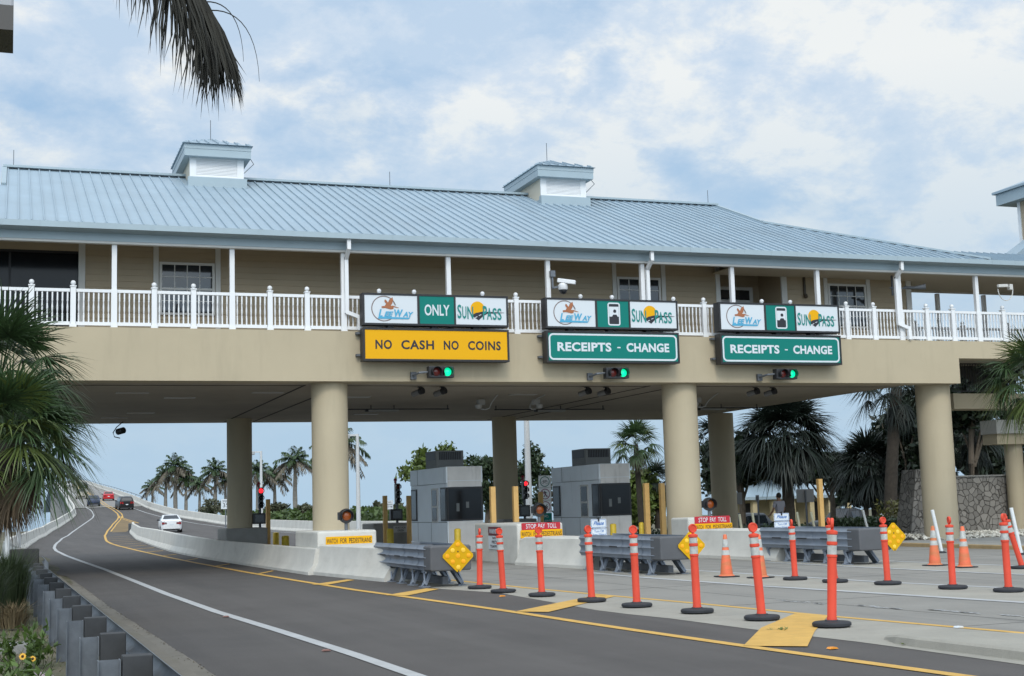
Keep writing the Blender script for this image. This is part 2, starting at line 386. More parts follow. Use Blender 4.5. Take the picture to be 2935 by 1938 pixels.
marking('lane_line', paint_w, curve((8, 14.6), (16, 13.55), (19.7, 13.1), (22, 12.8), (26, 12.5), (30, 12.45)), .2, list(np.arange(8, 29.5, 1)), .011)
marking('lane_line', paint_w, curve((8, 17), (18.2, 15.42), (21.4, 14.9), (27.5, 14.56), (31, 14.5)), .18, list(np.arange(8, 31, 1)), .011)
marking('lane_line', paint_w, curve((10, 19.6), (17, 18.45), (22, 17.9), (27, 17.6), (31, 17.55)), .16, list(np.arange(12, 31, 1)), .011)
marking('lane_line', paint_w, curve((10, 22), (17, 20.7), (22, 20.1), (27, 19.7), (31, 19.6)), .16, list(np.arange(12, 31, 1)), .011)
# the wide yellow cross bars of the gore
hb = MB()
for q in ([(7.48, 13.3), (8.0, 12.85), (8.95, 14.2), (10.28, 15.95), (10.1, 16.5), (8.7, 15.0)], [(7.13, 19.53), (7.5, 19.1), (9.64, 21.45), (9.5, 21.95)],
          [(6.54, 24.84), (6.85, 24.45), (7.9, 25.9), (7.75, 26.3)], [(6.17, 29.73), (6.4, 29.3), (7.4, 30.8), (7.3, 31.15)]):
    hb.add([(x, y, .012) for x, y in q], [tuple(range(len(q)))])
for k in range(12):
    y = 36 + k * 6.6; xa = yel(y) + .05; xb = ibar(y + 1.6) - .18; ex = .0
    hb.add([(xa, y, rz(y) + .012), (xa, y + .35, rz(y) + .012), (xb, y + 1.75, rz(y) + .012), (xb, y + 1.4, rz(y) + .012)], [(0, 3, 2, 1)])
struct(hb.build('yellow_hatching', paint_y))
tg = MB(); strip(lambda y: yel(y) + .45, lambda y: min(max(12.0 - (y - 145) * .03, yel(y) + .46), 9.5 + max(0, y - 124) * .13), list(np.arange(124, 158, 2)), .005, tg)
struct(tg.build('painted_gore', mat('worn ochre gore paint', (.17, .115, .05), .85, var=.2, vscale=.6)))
# worn white patches on the toll lane
wp = MB()
for x, y, l in ((11.3, 17.6, 1.3), (11.6, 16.2, 1.0), (11.9, 14.9, .9), (12.1, 13.5, 1.1)):
    for k in range(26):
        f = rnd.random(); a = x - l * .06 * f + rnd.gauss(0, .035); c = y + l * f; s_ = rnd.uniform(.01, .03); wp.add([(a - s_, c, .0125), (a + s_ * .4, c - s_ * 2, .0125), (a + s_, c + s_, .0125), (a - s_ * .2, c + s_ * 5, .0125)], [(0, 1, 2, 3)])
struct(wp.build('worn_line', paint_w))
# saw-cut joints of the toll lanes
jt = MB()
for y in (9, 13.7, 18.4, 23.1, 27.8, 32.5): jt.box(y2(y) + .1, 24.5, y - .008, y + .008, .004, .0062)
for fx in (curve((6, 12.2), (20, 11.3), (33, 10.9)), curve((6, 17.8), (20, 16.5), (33, 16.1))):
    strip(lambda y: fx(y) - .008, lambda y: fx(y) + .008, list(np.arange(6, 33, 1)), .0064, jt)
struct(jt.build('pavement_joint', mat('dark joint filler', (.06, .058, .055), .9)))
# raised median, kerb, gutter
md = MB(); n = 14
lf = curve((-20, 9.4), (10.7, 9.0), (12.3, 8.86), (12.9, 8.98), (13.4, 9.35)); rf = curve((-20, 11.9), (10.7, 10.85), (12.6, 10.6), (13.4, 10.35))
for ys in [list(np.arange(-20, 12, 2)) + [12.2, 12.6, 13.0, 13.3, 13.5]]:
    rings = []
    for y in ys:
        h = .10 * sm(13.55, 12.4, y); l, r = lf(y), rf(y)
        rings.append([(l, y, -.02), (l + .03, y, max(h - .02, .004)), (l + .07, y, max(h, .006)), (l + .4, y, max(h + .005, .011)), (r, y, .012), (r, y, -.03)])
    md.loft(rings)
struct(md.build('median', gore_m))
curb = MB(); cu = curve((-20, 2.05), (14, 1.68), (19, 1.58), (24, 1.44), (33, 1.32), (37, 1.28)); yk = list(np.arange(-20, 38, 1.))
curb.loft([[(cu(y) - .3, y, -.1), (cu(y) - .3, y, .14), (cu(y) - .06, y, .14), (cu(y), y, .02), (cu(y), y, -.1)] for y in yk])
struct(curb.build('kerb', mat('grey kerb concrete', (.135, .122, .10), .9, var=.15, vscale=1.5, bump=.006, bscale=40, fine=.12, stain=((.10, .09, .06), (2, .7, 2), .5, .7, .7))))
gut = MB(); strip(cu, lambda y: aleft(y) + .006 * math.sin(y * 2.1) + .006 * math.sin(y * 7.7), list(np.arange(-20, 38, .4)), .006, gut)
for y in np.arange(4, 38, 3.05): gut.box(cu(y) + .002, aleft(y) - .01, y - .008, y + .008, .006, .0085)
struct(gut.build('gutter', mat('gutter concrete', (.145, .132, .11), .9, var=.15, vscale=1.5, bump=.005, bscale=40, fine=.12, stain=((.11, .10, .08), (2, .5, 2), .5, .72, .7))))
# ------------------------------------------------------------------ concrete barriers
def barrier(name, path, h, label, prof=None, side=1, m=None, hz=None, cap=True):
    """jersey barrier along path [(x, y)]: the traffic face is at the path, the body lies to its side"""
    t = thing(name, (path[0][0], path[0][1], rz(path[0][1])), label, 'concrete barrier'); b = MB(); rings = []
    for i, (x, y) in enumerate(path):
        q = Vector(path[min(i + 1, len(path) - 1)]) - Vector(path[max(i - 1, 0)]); q.normalize(); nx_, ny_ = q.y * side, -q.x * side
        hh = h if hz is None else hz(y); z = rz(y)
        P = [(0, -.1), (0, .07), (.13, .26), (.2, hh - .02), (.22, hh), (.36, hh), (.38, hh - .02), (.45, .26), (.58, .07), (.58, -.1)]
        rings.append([(x + nx_ * a, y + ny_ * a, z + c) for a, c in P])
    b.loft(rings); b.build('wall', m or concrete, t, smooth=True, angle=25); return t
isl = [(ibar(y), y) for y in list(np.arange(34.3, 124, 2.5)) + [124.5]]
barrier('concrete_barrier', isl, .7, 'long curved white concrete barrier dividing the two roadways under the bridge', side=1, hz=curve((34, .65), (49, .67), (61, .78), (76, .85), (124, .82)))
barrier('concrete_barrier', [(lbar(y) + .1, y) for y in list(np.arange(38, 60, 2)) + list(np.arange(60, 210, 4)) + list(np.arange(210, 640, 15))], .8, 'white concrete barrier along the left edge of the ramp, behind the palm', side=-1)
ec = MB(); ec.box(.0, .72, 37.6, 37.98, .0, .84)
tag(ec.build('barrier_end_block', mat('near black end block', (.03, .03, .03), .8, var=.3, vscale=4), bevel=.03), 'dark end block where the guardrail meets the concrete barrier', 'barrier end')  # the whole end block is coloured near black
rb = barrier('concrete_barrier', [(rbar(y), y) for y in list(np.arange(74, 210, 4)) + list(np.arange(210, 640, 15))], .85, 'white concrete barrier with thin handrail on the right side of the ramp', side=1)
hr = MB(); pts = [(rbar(y) + .3, y, rz(y) + 1.15) for y in list(np.arange(196, 640, 12))]
hr.tube(pts, .045, 6)
for x, y, z in pts: hr.tube([(x, y, z - .32), (x, y, z)], .03, 5)
hr.build('handrail', galv, rb)
bb = MB()
for y in range(232, 640, 40): bb.box((lbar(y) + rbar(y)) / 2 - 4, (lbar(y) + rbar(y)) / 2 + 4, y - .8, y + .8, -6, rz(y) - 1.2)
rr = [[(lbar(y) - .4, y, rz(y) - 1.2), (lbar(y) - .4, y, rz(y) - .03), (rbar(y) + .5, y, rz(y) - .03), (rbar(y) + .5, y, rz(y) - 1.2)] for y in list(np.arange(199, 640, 15))]
bb.loft(rr); struct(bb.build('bridge', concrete_dk))
cbm = MB(); cbm.box(9.8, 10.25, 125.0, 125.5, .28, .98)
tag(cbm.build('barrier_terminal', mat('grey black plastic', (.06, .07, .08), .5, var=.2, vscale=5), bevel=.04), 'dark grey terminal block at the far tip of the long curved barrier', 'barrier terminal')
# islands
def island(xa, xb, y0, y1, label):
    b = MB(); b.box(xa, xb, y0, y1, -.05, .16); o = b.build('traffic_island', concrete_dk, bevel=.03); return struct(o)
island(7.25, 8.95, 34.4, 58, ''); island(12.85, 14.15, 34.4, 58, ''); island(17.9, 19.3, 34.4, 58, '')
def pedestal(x0, x1, y0, y1, z1, label, zb=-.02, m=None):
    b = MB(); b.box(x0, x1, y0, y1, zb, z1)
    return tag(b.build('concrete_pedestal', m or concrete, bevel=.05), label, 'concrete block')
pedestal(7.35, 8.9, 34.6, 37.5, 1.07, 'white concrete block under the left front column carrying a flashing lamp')
pedestal(12.77, 14.1, 34.6, 38.2, 1.09, 'white concrete block with red and yellow signs before the nearer toll booth')
pedestal(17.9, 19.27, 34.6, 35.7, 1.09, 'white concrete block with red and yellow signs by the middle front column')
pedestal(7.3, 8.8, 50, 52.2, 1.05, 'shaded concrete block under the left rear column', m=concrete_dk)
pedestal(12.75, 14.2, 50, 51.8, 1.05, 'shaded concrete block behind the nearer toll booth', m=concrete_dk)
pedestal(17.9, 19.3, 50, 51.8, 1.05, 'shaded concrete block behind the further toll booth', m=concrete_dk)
def nose(x0b, x1b, x0n, x1n, y0, y1, z1, label):
    """low barrier block that tapers from the pedestal to the crash cushion"""
    rings = []
    for t in (0, .05, .5, .95, 1):
        y = y0 + (y1 - y0) * t; l = x0b + (x0n - x0b) * t; r = x1b + (x1n - x1b) * t; z = z1 - (.05 if t in (0, 1) else 0)
        rings.append([(l - .06, y, -.03), (l - .06, y, .08), (l + .06, y, .28), (l + .12, y, z - .03), (l + .16, y, z), (r - .16, y, z), (r - .12, y, z - .03), (r - .06, y, .28), (r + .06, y, .08), (r + .06, y, -.03)])
    b = MB(); b.loft(rings); return tag(b.build('concrete_barrier', concrete, smooth=True, angle=25), label, 'concrete barrier')
nose(7.2, 9.0, 7.8, 8.7, 34.55, 29.5, .74, 'tapering white concrete barrier between the left block and its crash cushion')
nose(12.72, 14.2, 13.2, 14.1, 34.55, 30.5, .74, 'tapering white concrete barrier before the middle block, behind the row of orange posts')
nose(17.85, 19.35, 18.15, 19.05, 34.55, 30.3, .77, 'tapering white concrete barrier in front of the middle column, behind the single cone')
# ------------------------------------------------------------------ the toll building that spans the road
TB = thing('toll_building', (13, 36, 0), 'beige toll building on round columns over the road with blue metal roof', 'toll building')
YF, ZS, ZD = 36.0, 5.05, 6.42
b = MB(); b.box(-3.4, 28.62, YF, YF + .75, ZS, ZD - .0); b.box(28.62, 36.4, YF, YF + .6, 5.86, ZD)
b.build('front_beam', beige, TB)
b = MB(); b.box(-2.8, 27.15, YF + .75, 52.75, ZS + .015, ZS + .6); b.box(27.15, 36.4, YF + .6, 40.0, 6.0, 6.35); b.box(-2.8, 30.2, YF + .75, 52.7, 6.1, ZD - .01)
sl_ = b.build('soffit', soffit_m, TB)
b = MB()      # joints and recessed strips in the soffit
for x in (7.62, 8.72, 18.2, 19.2): b.box(x - .03, x + .03, 37.3, 52.4, ZS + .004, ZS + .03)
for a_, c_ in ((-2.7, 7.6), (8.74, 18.2), (19.2, 27)): b.box(a_, c_, 37.42, 37.46, ZS + .004, ZS + .03)
b.build('soffit_joint', mat('dark joint', (.03, .028, .025), .9), TB)
b = MB(); b.box(-2.8, 27.15, 52.75, 52.9, ZS, ZD); b.build('rear_beam', beige, TB)
for x, y, r in ((8.18, 36.72, .495), (18.9, 36.75, .525), (28.2, 36.9, .545), (-2.3, 36.7, .5), (7.95, 51, .46), (18.4, 51, .485), (27.35, 49.6, .515), (-2.3, 51, .48)):
    c = MB(); c.lathe((x, y, 0), [(r, -.05), (r, ZS + .02)], 48); c.build('column', beige, TB, smooth=True)
# porch: lap siding wall with trim, windows, door
YW, ZT = 38.0, 9.6
def siding(mb, x0, x1, y, z0, z1, st=.17):
    z = z0
    while z < z1 - .01:
        zt = min(z + st, z1); mb.add([(x0, y - .022, z), (x1, y - .022, z), (x1, y, zt), (x0, y, zt), (x0, y, z), (x1, y, z)], [(0, 1, 2, 3), (4, 5, 1, 0)]); z = zt
b = MB(); siding(b, 1.72, 21.0, YW, ZD, ZT); siding(b, 23.5, 28.3, YW, ZD, ZT); siding(b, -3.2, 1.72, YW, 8.74, ZT)
b.box(-3.2, 28.3, YW + .02, YW + .2, 8.74, ZT)
for a_, c_ in ((1.7, 21.02), (23.46, 28.3)): b.box(a_, c_, YW + .02, YW + .2, ZD, 8.74)
b.box(28.1, 28.3, YW + .2, 51, ZD, ZT); b.box(-3.2, -3.0, YW, 51, ZD, ZT); b.box(-3.0, 28.1, 50.8, 51, ZD, ZT)
siding(b, 20.9, 23.6, YW + 1.4, ZD, ZT); b.box(20.95, 21.1, YW + .03, YW + 1.4, ZD, 9.2); b.box(23.4, 23.5, YW + .03, YW + 1.4, ZD, 9.2)
b.build('siding_wall', beige_side, TB, fixn=False)
for x0, x1 in ((1.64, 1.81), (3.60, 3.74), (5.28, 5.42), (17.4, 17.53), (19.08, 19.22), (21.0, 21.15), (23.4, 23.6), (25.0, 25.14), (26.65, 26.79), (28.22, 28.42)):
    q = MB(); q.box(x0, x1, YW - .05, YW + .02, ZD, ZT); q.build('corner_trim', trimw, TB)
def window(x0, x1, z0, z1, y, cols=4, rows=4):
    f = MB(); fw = .07
    f.box(x0, x1, y - .06, y - .023, z1 - fw, z1); f.box(x0, x1, y - .075, y - .023, z0, z0 + .06)
    f.box(x0, x0 + fw, y - .06, y - .023, z0 + .06, z1 - fw); f.box(x1 - fw, x1, y - .06, y - .023, z0 + .06, z1 - fw)
    o = f.build('window', trimw, TB)
    g = MB(); a0, a1, c0, c1 = x0 + fw, x1 - fw, z0 + .06, z1 - fw
    g.box(a0, a1, y - .032, y - .024, c0, c1); g.build('pane', glass_dk, o)
    s = MB()
    for i in range(1, cols): s.box(a0 + (a1 - a0) * i / cols - .012, a0 + (a1 - a0) * i / cols + .012, y - .042, y - .033, c0, c1)
    for i in range(1, rows):
        h = .03 if i == rows // 2 else .012; s.box(a0, a1, y - .046, y - .0425, c0 + (c1 - c0) * i / rows - h, c0 + (c1 - c0) * i / rows + h)
    s.build('glazing_bar', trimw, o)
window(3.76, 5.26, 7.05, 8.52, YW); window(17.55, 19.04, 7.05, 8.52, YW); window(25.15, 26.62, 7.05, 8.52, YW)
q = MB(); q.box(-3.0, 1.63, YW + .06, YW + .09, ZD, 8.74); dk = q.build('dark_glazing', tint, TB)
q = MB()
for x in (-1.6, -.1): q.box(x - .03, x + .03, YW + .03, YW + .055, ZD, 8.7)
q.box(-3, 1.63, YW + .0, YW + .055, 8.68, 8.74); q.build('glazing_frame', black, dk)
q = MB(); dy = YW + 1.36      # the recessed doorway
q.box(21.5, 21.62, dy - .05, dy, ZD, 8.55); q.box(23.0, 23.12, dy - .05, dy, ZD, 8.55); q.box(21.62, 23.0, dy - .05, dy, 8.45, 8.55); q.box(22.27, 22.37, dy - .05, dy, ZD, 8.45); q.box(21.62, 22.27, dy - .045, dy, 8.0, 8.12); q.box(22.37, 23.0, dy - .045, dy, 8.0, 8.12)
dr = q.build('doorway', trimw, TB)
q = MB(); q.box(21.62, 22.27, dy - .02, dy - .01, ZD, 8.0); q.box(22.37, 23.0, dy - .02, dy - .01, ZD, 8.0); q.box(21.62, 22.27, dy - .02, dy - .01, 8.12, 8.45); q.box(22.37, 23.0, dy - .02, dy - .01, 8.12, 8.45)
q.build('door_glass', glass_dk, dr)
q = MB(); q.box(24.22, 24.29, YW - .08, YW - .022, 8.1, 9.0); q.lathe((24.26, YW - .1, 8.0), [(.03, 0), (.07, .03), (.05, .14)], 10); q.build('wall_lamp', mat('bronze', (.05, .035, .02), .4), TB)
# eave: porch ceiling, fascia beam, gutter
q = MB(); q.box(-6, 20.9, YF - .1, YW + .02, 9.0, 9.04); q.box(20.9, 28.4, YF + .18, YW + .02, 8.7, 8.74); q.box(28.4, 37.2, YF + .18, 40.05, 8.7, 8.74)
q.build('porch_ceiling', mat('porch ceiling', (.42, .38, .30), .8), TB)
q = MB(); q.box(-6, 37.2, YF + .0, YF + .17, 8.66, 8.87); q.build('fascia', roof_trim, TB)
q = MB(); q.box(-6, 37.2, YF + .02, YF + .19, 8.60, 8.659); q.build('eave_trim', trimw, TB)
# roof planes
YE, ZE, YR, ZR = 35.68, 9.04, 44.4, 12.5
ms = (ZR - ZE) / (YR - YE)
bx = [-6.1, -.62, -.6, -.31, -.3, 24.62, 24.63, 24.72, 30.1]; by = [YE, 41.0, 41.2, 41.2, YR, YR, YR, 41.1, YE]
ytop = lambda x: interp(x, bx, by)
zz = lambda y: ZE + ms * (y - YE)
q = MB()
pts = [(x, YE) for x in (-6.1, 30.1)] + [(30.1, YE + .01), (24.72, 41.1), (24.63, YR), (-.3, YR), (-.31, 41.2), (-.6, 41.0)]
q.add([(x, y, zz(y)) for x, y in pts], [tuple(range(len(pts)))])
q.add([(x, 2 * YR - y, zz(y)) for x, y in pts], [tuple(range(len(pts) - 1, -1, -1))])
for x, sx in ((24.70, 1), (-.31, -1)):     # gable ends and hips
    q.add([(x, 41.1, zz(41.1)), (x, 2 * YR - 41.1, zz(41.1)), (x, YR, ZR)], [(0, 1, 2)])
    q.add([(x, 41.1, zz(41.1)), (x + 5.4 * sx, YE, ZE), (x + 5.4 * sx, 2 * YR - YE, ZE), (x, 2 * YR - 41.1, zz(41.1))], [(0, 1, 2, 3)])
roof = q.build('roof', roof_m, TB, fixn=False)
q = MB(); k = 0
x = -6.0
while x < 30:
    yt = ytop(x)
    if yt - YE > .25:
        q.obox((x, YE + .02, zz(YE + .02) + .018), (x, yt - .08, zz(yt - .08) + .018), .026, .05, (0, -ms, 1))
    x += .305
q.build('standing_seam', roof_m, roof, fixn=False)
q = MB()
for x0, x1 in ((-.35, 24.75),): q.obox((x0, YR, ZR + .05), (x1, YR, ZR + .05), .34, .07)
q.obox((24.72, 41.05, zz(41.05) + .03), (30.0, YE + .1, ZE + .08), .2, .06); q.obox((24.70, YR, ZR + .03), (24.70, 41.1, zz(41.1) + .03), .14, .08); q.obox((-.31, YR, ZR + .03), (-.31, 41.1, zz(41.1) + .03), .14, .08)
q.build('ridge_cap', roof_trim, roof)
# the breezeway roof to the right
q = MB(); yb, zb = 37.9, 9.74
q.add([(28.0, YE, ZE - .004), (38, YE, ZE - .004), (38, yb, zb), (28.9, yb, zb)], [(0, 1, 2, 3)]); q.add([(28.9, yb, zb), (38, yb, zb), (38, 40.2, ZE), (28.0, 40.2, ZE)], [(0, 1, 2, 3)])
q.build('breezeway_roof', roof_m, TB, fixn=False)
q = MB(); x = 29.3
while x < 38: q.obox((x, YE + .02, ZE + .02), (x, yb - .03, zb + .02), .026, .05, (0, -.3, 1)); x += .305
q.build('standing_seam', roof_m, roof, fixn=False)
q = MB(); q.prism([(0, 0)] * 0 or [(-6.1, 8.9), (38, 8.9), (38, 9.05), (-6.1, 9.05)], YE - .09, YE + .04)
x = -5.8
while x < 38: q.box(x - .012, x + .012, YE - .096, YE - .091, 8.895, 9.055); x += 1.22 * .75
q.build('gutter', roof_trim, roof)
q = MB(); q.add([(-6.1, YE - .02, 8.9), (38, YE - .02, 8.9), (38, YF + .05, 8.86), (-6.1, YF + .05, 8.86)], [(0, 1, 2, 3)]); q.build('eave_soffit', roof_trim, roof)
# posts, railing, downspouts
p0, ps, YP = .43, 1.0065, YF + .17
def post_mesh(h, w):
    q = MB(); q.box(-w / 2, w / 2, -w / 2, w / 2, 0, h); q.box(-.085, .085, -.085, .085, 0, .09); q.box(-.075, .075, -.075, .075, .09, 1.0); return q
proto = {}
def place(kind, mk, x, y, z):
    if kind not in proto: proto[kind] = mk(); o = proto[kind]
    else: o = proto[kind].copy(); COL.objects.link(o); o.parent = TB
    o.location = Vector((x, y, z)) - TB.location; return o
def mk_porch(): o = post_mesh(8.62 - ZD, .125).build('porch_post', white, None); o.parent = TB; return o
def mk_rail():
    q = MB(); q.box(-.065, .065, -.065, .065, 0, 1.05); q.box(-.085, .085, -.085, .085, 0, .09); q.box(-.08, .08, -.08, .08, 1.05, 1.08)
    q.lathe((0, 0, 1.08), [(.03, 0), (.035, .02)], 8); q.ball((0, 0, 1.155), .066, 14, 9); o = q.build('railing_post', white, None, smooth=True); o.parent = TB; return o
def mk_panel():
    q = MB(); a = ps - .15
    q.box(-a / 2, a / 2, -.035, .035, .92, 1.0); q.box(-a / 2, a / 2, -.03, .03, .06, .15)
    for i in range(7):
        x = -a / 2 + a * (i + .5) / 7
        q.box(x - .018, x + .018, -.018, .018, .15, .33); q.box(x - .018, x + .018, -.018, .018, .74, .92)
        q.lathe((x, 0, .33), [(.018, 0), (.024, .02), (.013, .05), (.021, .13), (.023, .2), (.014, .33), (.024, .38), (.018, .41)], 6)
    o = q.build('railing_panel', white, None); o.parent = TB; return o
for k in range(-3, 36):
    x = p0 + ps * k
    if (k - 2) % 3 == 0: place('porch', mk_porch, x, YP, ZD)
    else: place('rail', mk_rail, x, YP, ZD)
    place('panel', mk_panel, x + ps / 2, YP, ZD)
for k in range(28, 36):       # the far side of the breezeway
    x = p0 + ps * k + .3
    place('panel', mk_panel, x + ps / 2, 39.85, ZD); place('rail', mk_rail, x, 39.85, ZD) if k % 2 else place('porch', mk_porch, x, 39.85, ZD)
q = MB(); q.box(28.4, 37, 39.8, 39.95, 8.66, 8.9); q.build('fascia', trimw, TB)
for x in (8.545, 17.665, 26.43):
    q = MB(); w = .05
    q.obox((x, YE + .03, 8.92), (x, YE + .03, 8.62), .1, .1, (0, 1, 0)); q.obox((x, YE + .03, 8.66), (x - .0, YP - .13, 8.42), .1, .1); q.obox((x, YP - .125, 8.46), (x, YP - .125, 6.92), .1, .1, (0, 1, 0))
    q.obox((x - .02, YP - .13, 6.95), (x + .36, YP - .17, 6.80), .1, .1); q.obox((x + .33, YP - .18, 6.86), (x + .33, YP - .2, 6.44), .1, .1, (0, 1, 0))
    q.build('downspout', white, TB)
# cupolas on the ridge
def cupola(cx):
    q = MB(); y0, y1, zb_ = 43.0, 45.8, 11.7
    hw = .82
    q.box(cx - hw, cx + hw, y0 + .0, y1, zb_, 13.0)
    o = q.build('cupola', mat('cream siding', (.55, .50, .40), .7), TB)
    q = MB(); a_ = [(cx - hw - .03, 12.1), (cx + hw + .03, 12.1), (cx + hw + .03, 12.84), (cx - hw - .03, 12.84)]; b_ = [(cx - .64, 12.25), (cx + .64, 12.25), (cx + .64, 12.80), (cx - .64, 12.80)]
    q.add([(x, y, z) for y in (y0 - .05, y0 - .001) for x, z in a_ + b_], [(i, (i + 1) % 4, (i + 1) % 4 + 4, i + 4) for i in range(4)] + [(i + 8, i + 12, (i + 1) % 4 + 12, (i + 1) % 4 + 8) for i in range(4)] + [(i, i + 8, (i + 1) % 4 + 8, (i + 1) % 4) for i in range(4)] + [(i + 4, (i + 1) % 4 + 4, (i + 1) % 4 + 12, i + 12) for i in range(4)])
    q.build('frame', white, o)
    q = MB()
    for i in range(12): z = 12.25 + i * .046; q.add([(cx - .64, y0 - .036, z), (cx + .64, y0 - .036, z), (cx + .64, y0 - .018, z + .044), (cx - .64, y0 - .018, z + .044), (cx + .64, y0 - .018, z), (cx - .64, y0 - .018, z)], [(0, 1, 2, 3), (5, 4, 1, 0)])
    q.build('louver', white, o, fixn=False)
    q = MB(); q.box(cx - hw - .1, cx + hw + .1, y0 - .25, y0 - .05, 11.7, 12.16); q.box(cx - hw - .1, cx + hw + .1, y0 - .02, y1 + .2, 11.7, 12.05); q.build('base_flashing', roof_trim, o)
    q = MB(); ow = 1.04; ya, yb_ = y0 - .3, y1 + .3
    q.box(cx - ow, cx + ow, ya, yb_, 12.82, 13.05); q.box(cx - ow - .012, cx + ow + .012, ya - .012, yb_ + .012, 13.052, 13.2); q.build('eave_fascia', roof_trim, o)
    q = MB(); ow = 1.10; ya -= .1; yb_ += .1; my = (ya + yb_) / 2; zt = 13.74
    q.add([(cx - ow, ya, 13.21), (cx + ow, ya, 13.21), (cx + ow, yb_, 13.21), (cx - ow, yb_, 13.21), (cx, my - .3, zt), (cx, my + .3, zt)], [(0, 1, 4), (1, 2, 5, 4), (2, 3, 5), (3, 0, 4, 5), (3, 2, 1, 0)])
    for i in range(-3, 4):
        x = cx + i * .3; t = 1 - abs(i * .3) / ow
        q.obox((x, ya, 13.235), (x, ya + (my - .3 - ya) * t, 13.235 + (zt - 13.21) * t), .03, .05)
    for i in range(0, 9):
        y = ya + .2 + i * (yb_ - ya - .4) / 8; t = min(1, min(y - ya, yb_ - y) / (my - .3 - ya))
        for sx in (-1, 1): q.obox((cx + sx * ow, y, 13.235), (cx + sx * ow * (1 - t), y, 13.235 + (zt - 13.21) * t), .03, .05)
    q.build('cupola_roof', roof_m, o)
    q = MB(); q.tube([(cx, my, zt), (cx, my, zt + .75)], .012, 5); q.build('lightning_rod', galv, o)
    q = MB(); q.tube([(cx + ow - .1, y0 + .2, 13.1), (cx + ow + .06, y0 - .1, 12.7), (cx + hw + .04, y0 - .04, 12.4)], .014, 5); q.build('cable', galv, o)
cupola(6.03); cupola(17.95)
for x in (-.05, 12.1, 24.4):
    q = MB(); q.tube([(x, YR, ZR), (x, YR, ZR + .6)], .012, 5); q.build('lightning_rod', galv, roof)
q = MB(); q.tube([(34.6, yb, zb), (34.6, yb, zb + .6)], .012, 5); q.build('lightning_rod', galv, roof)

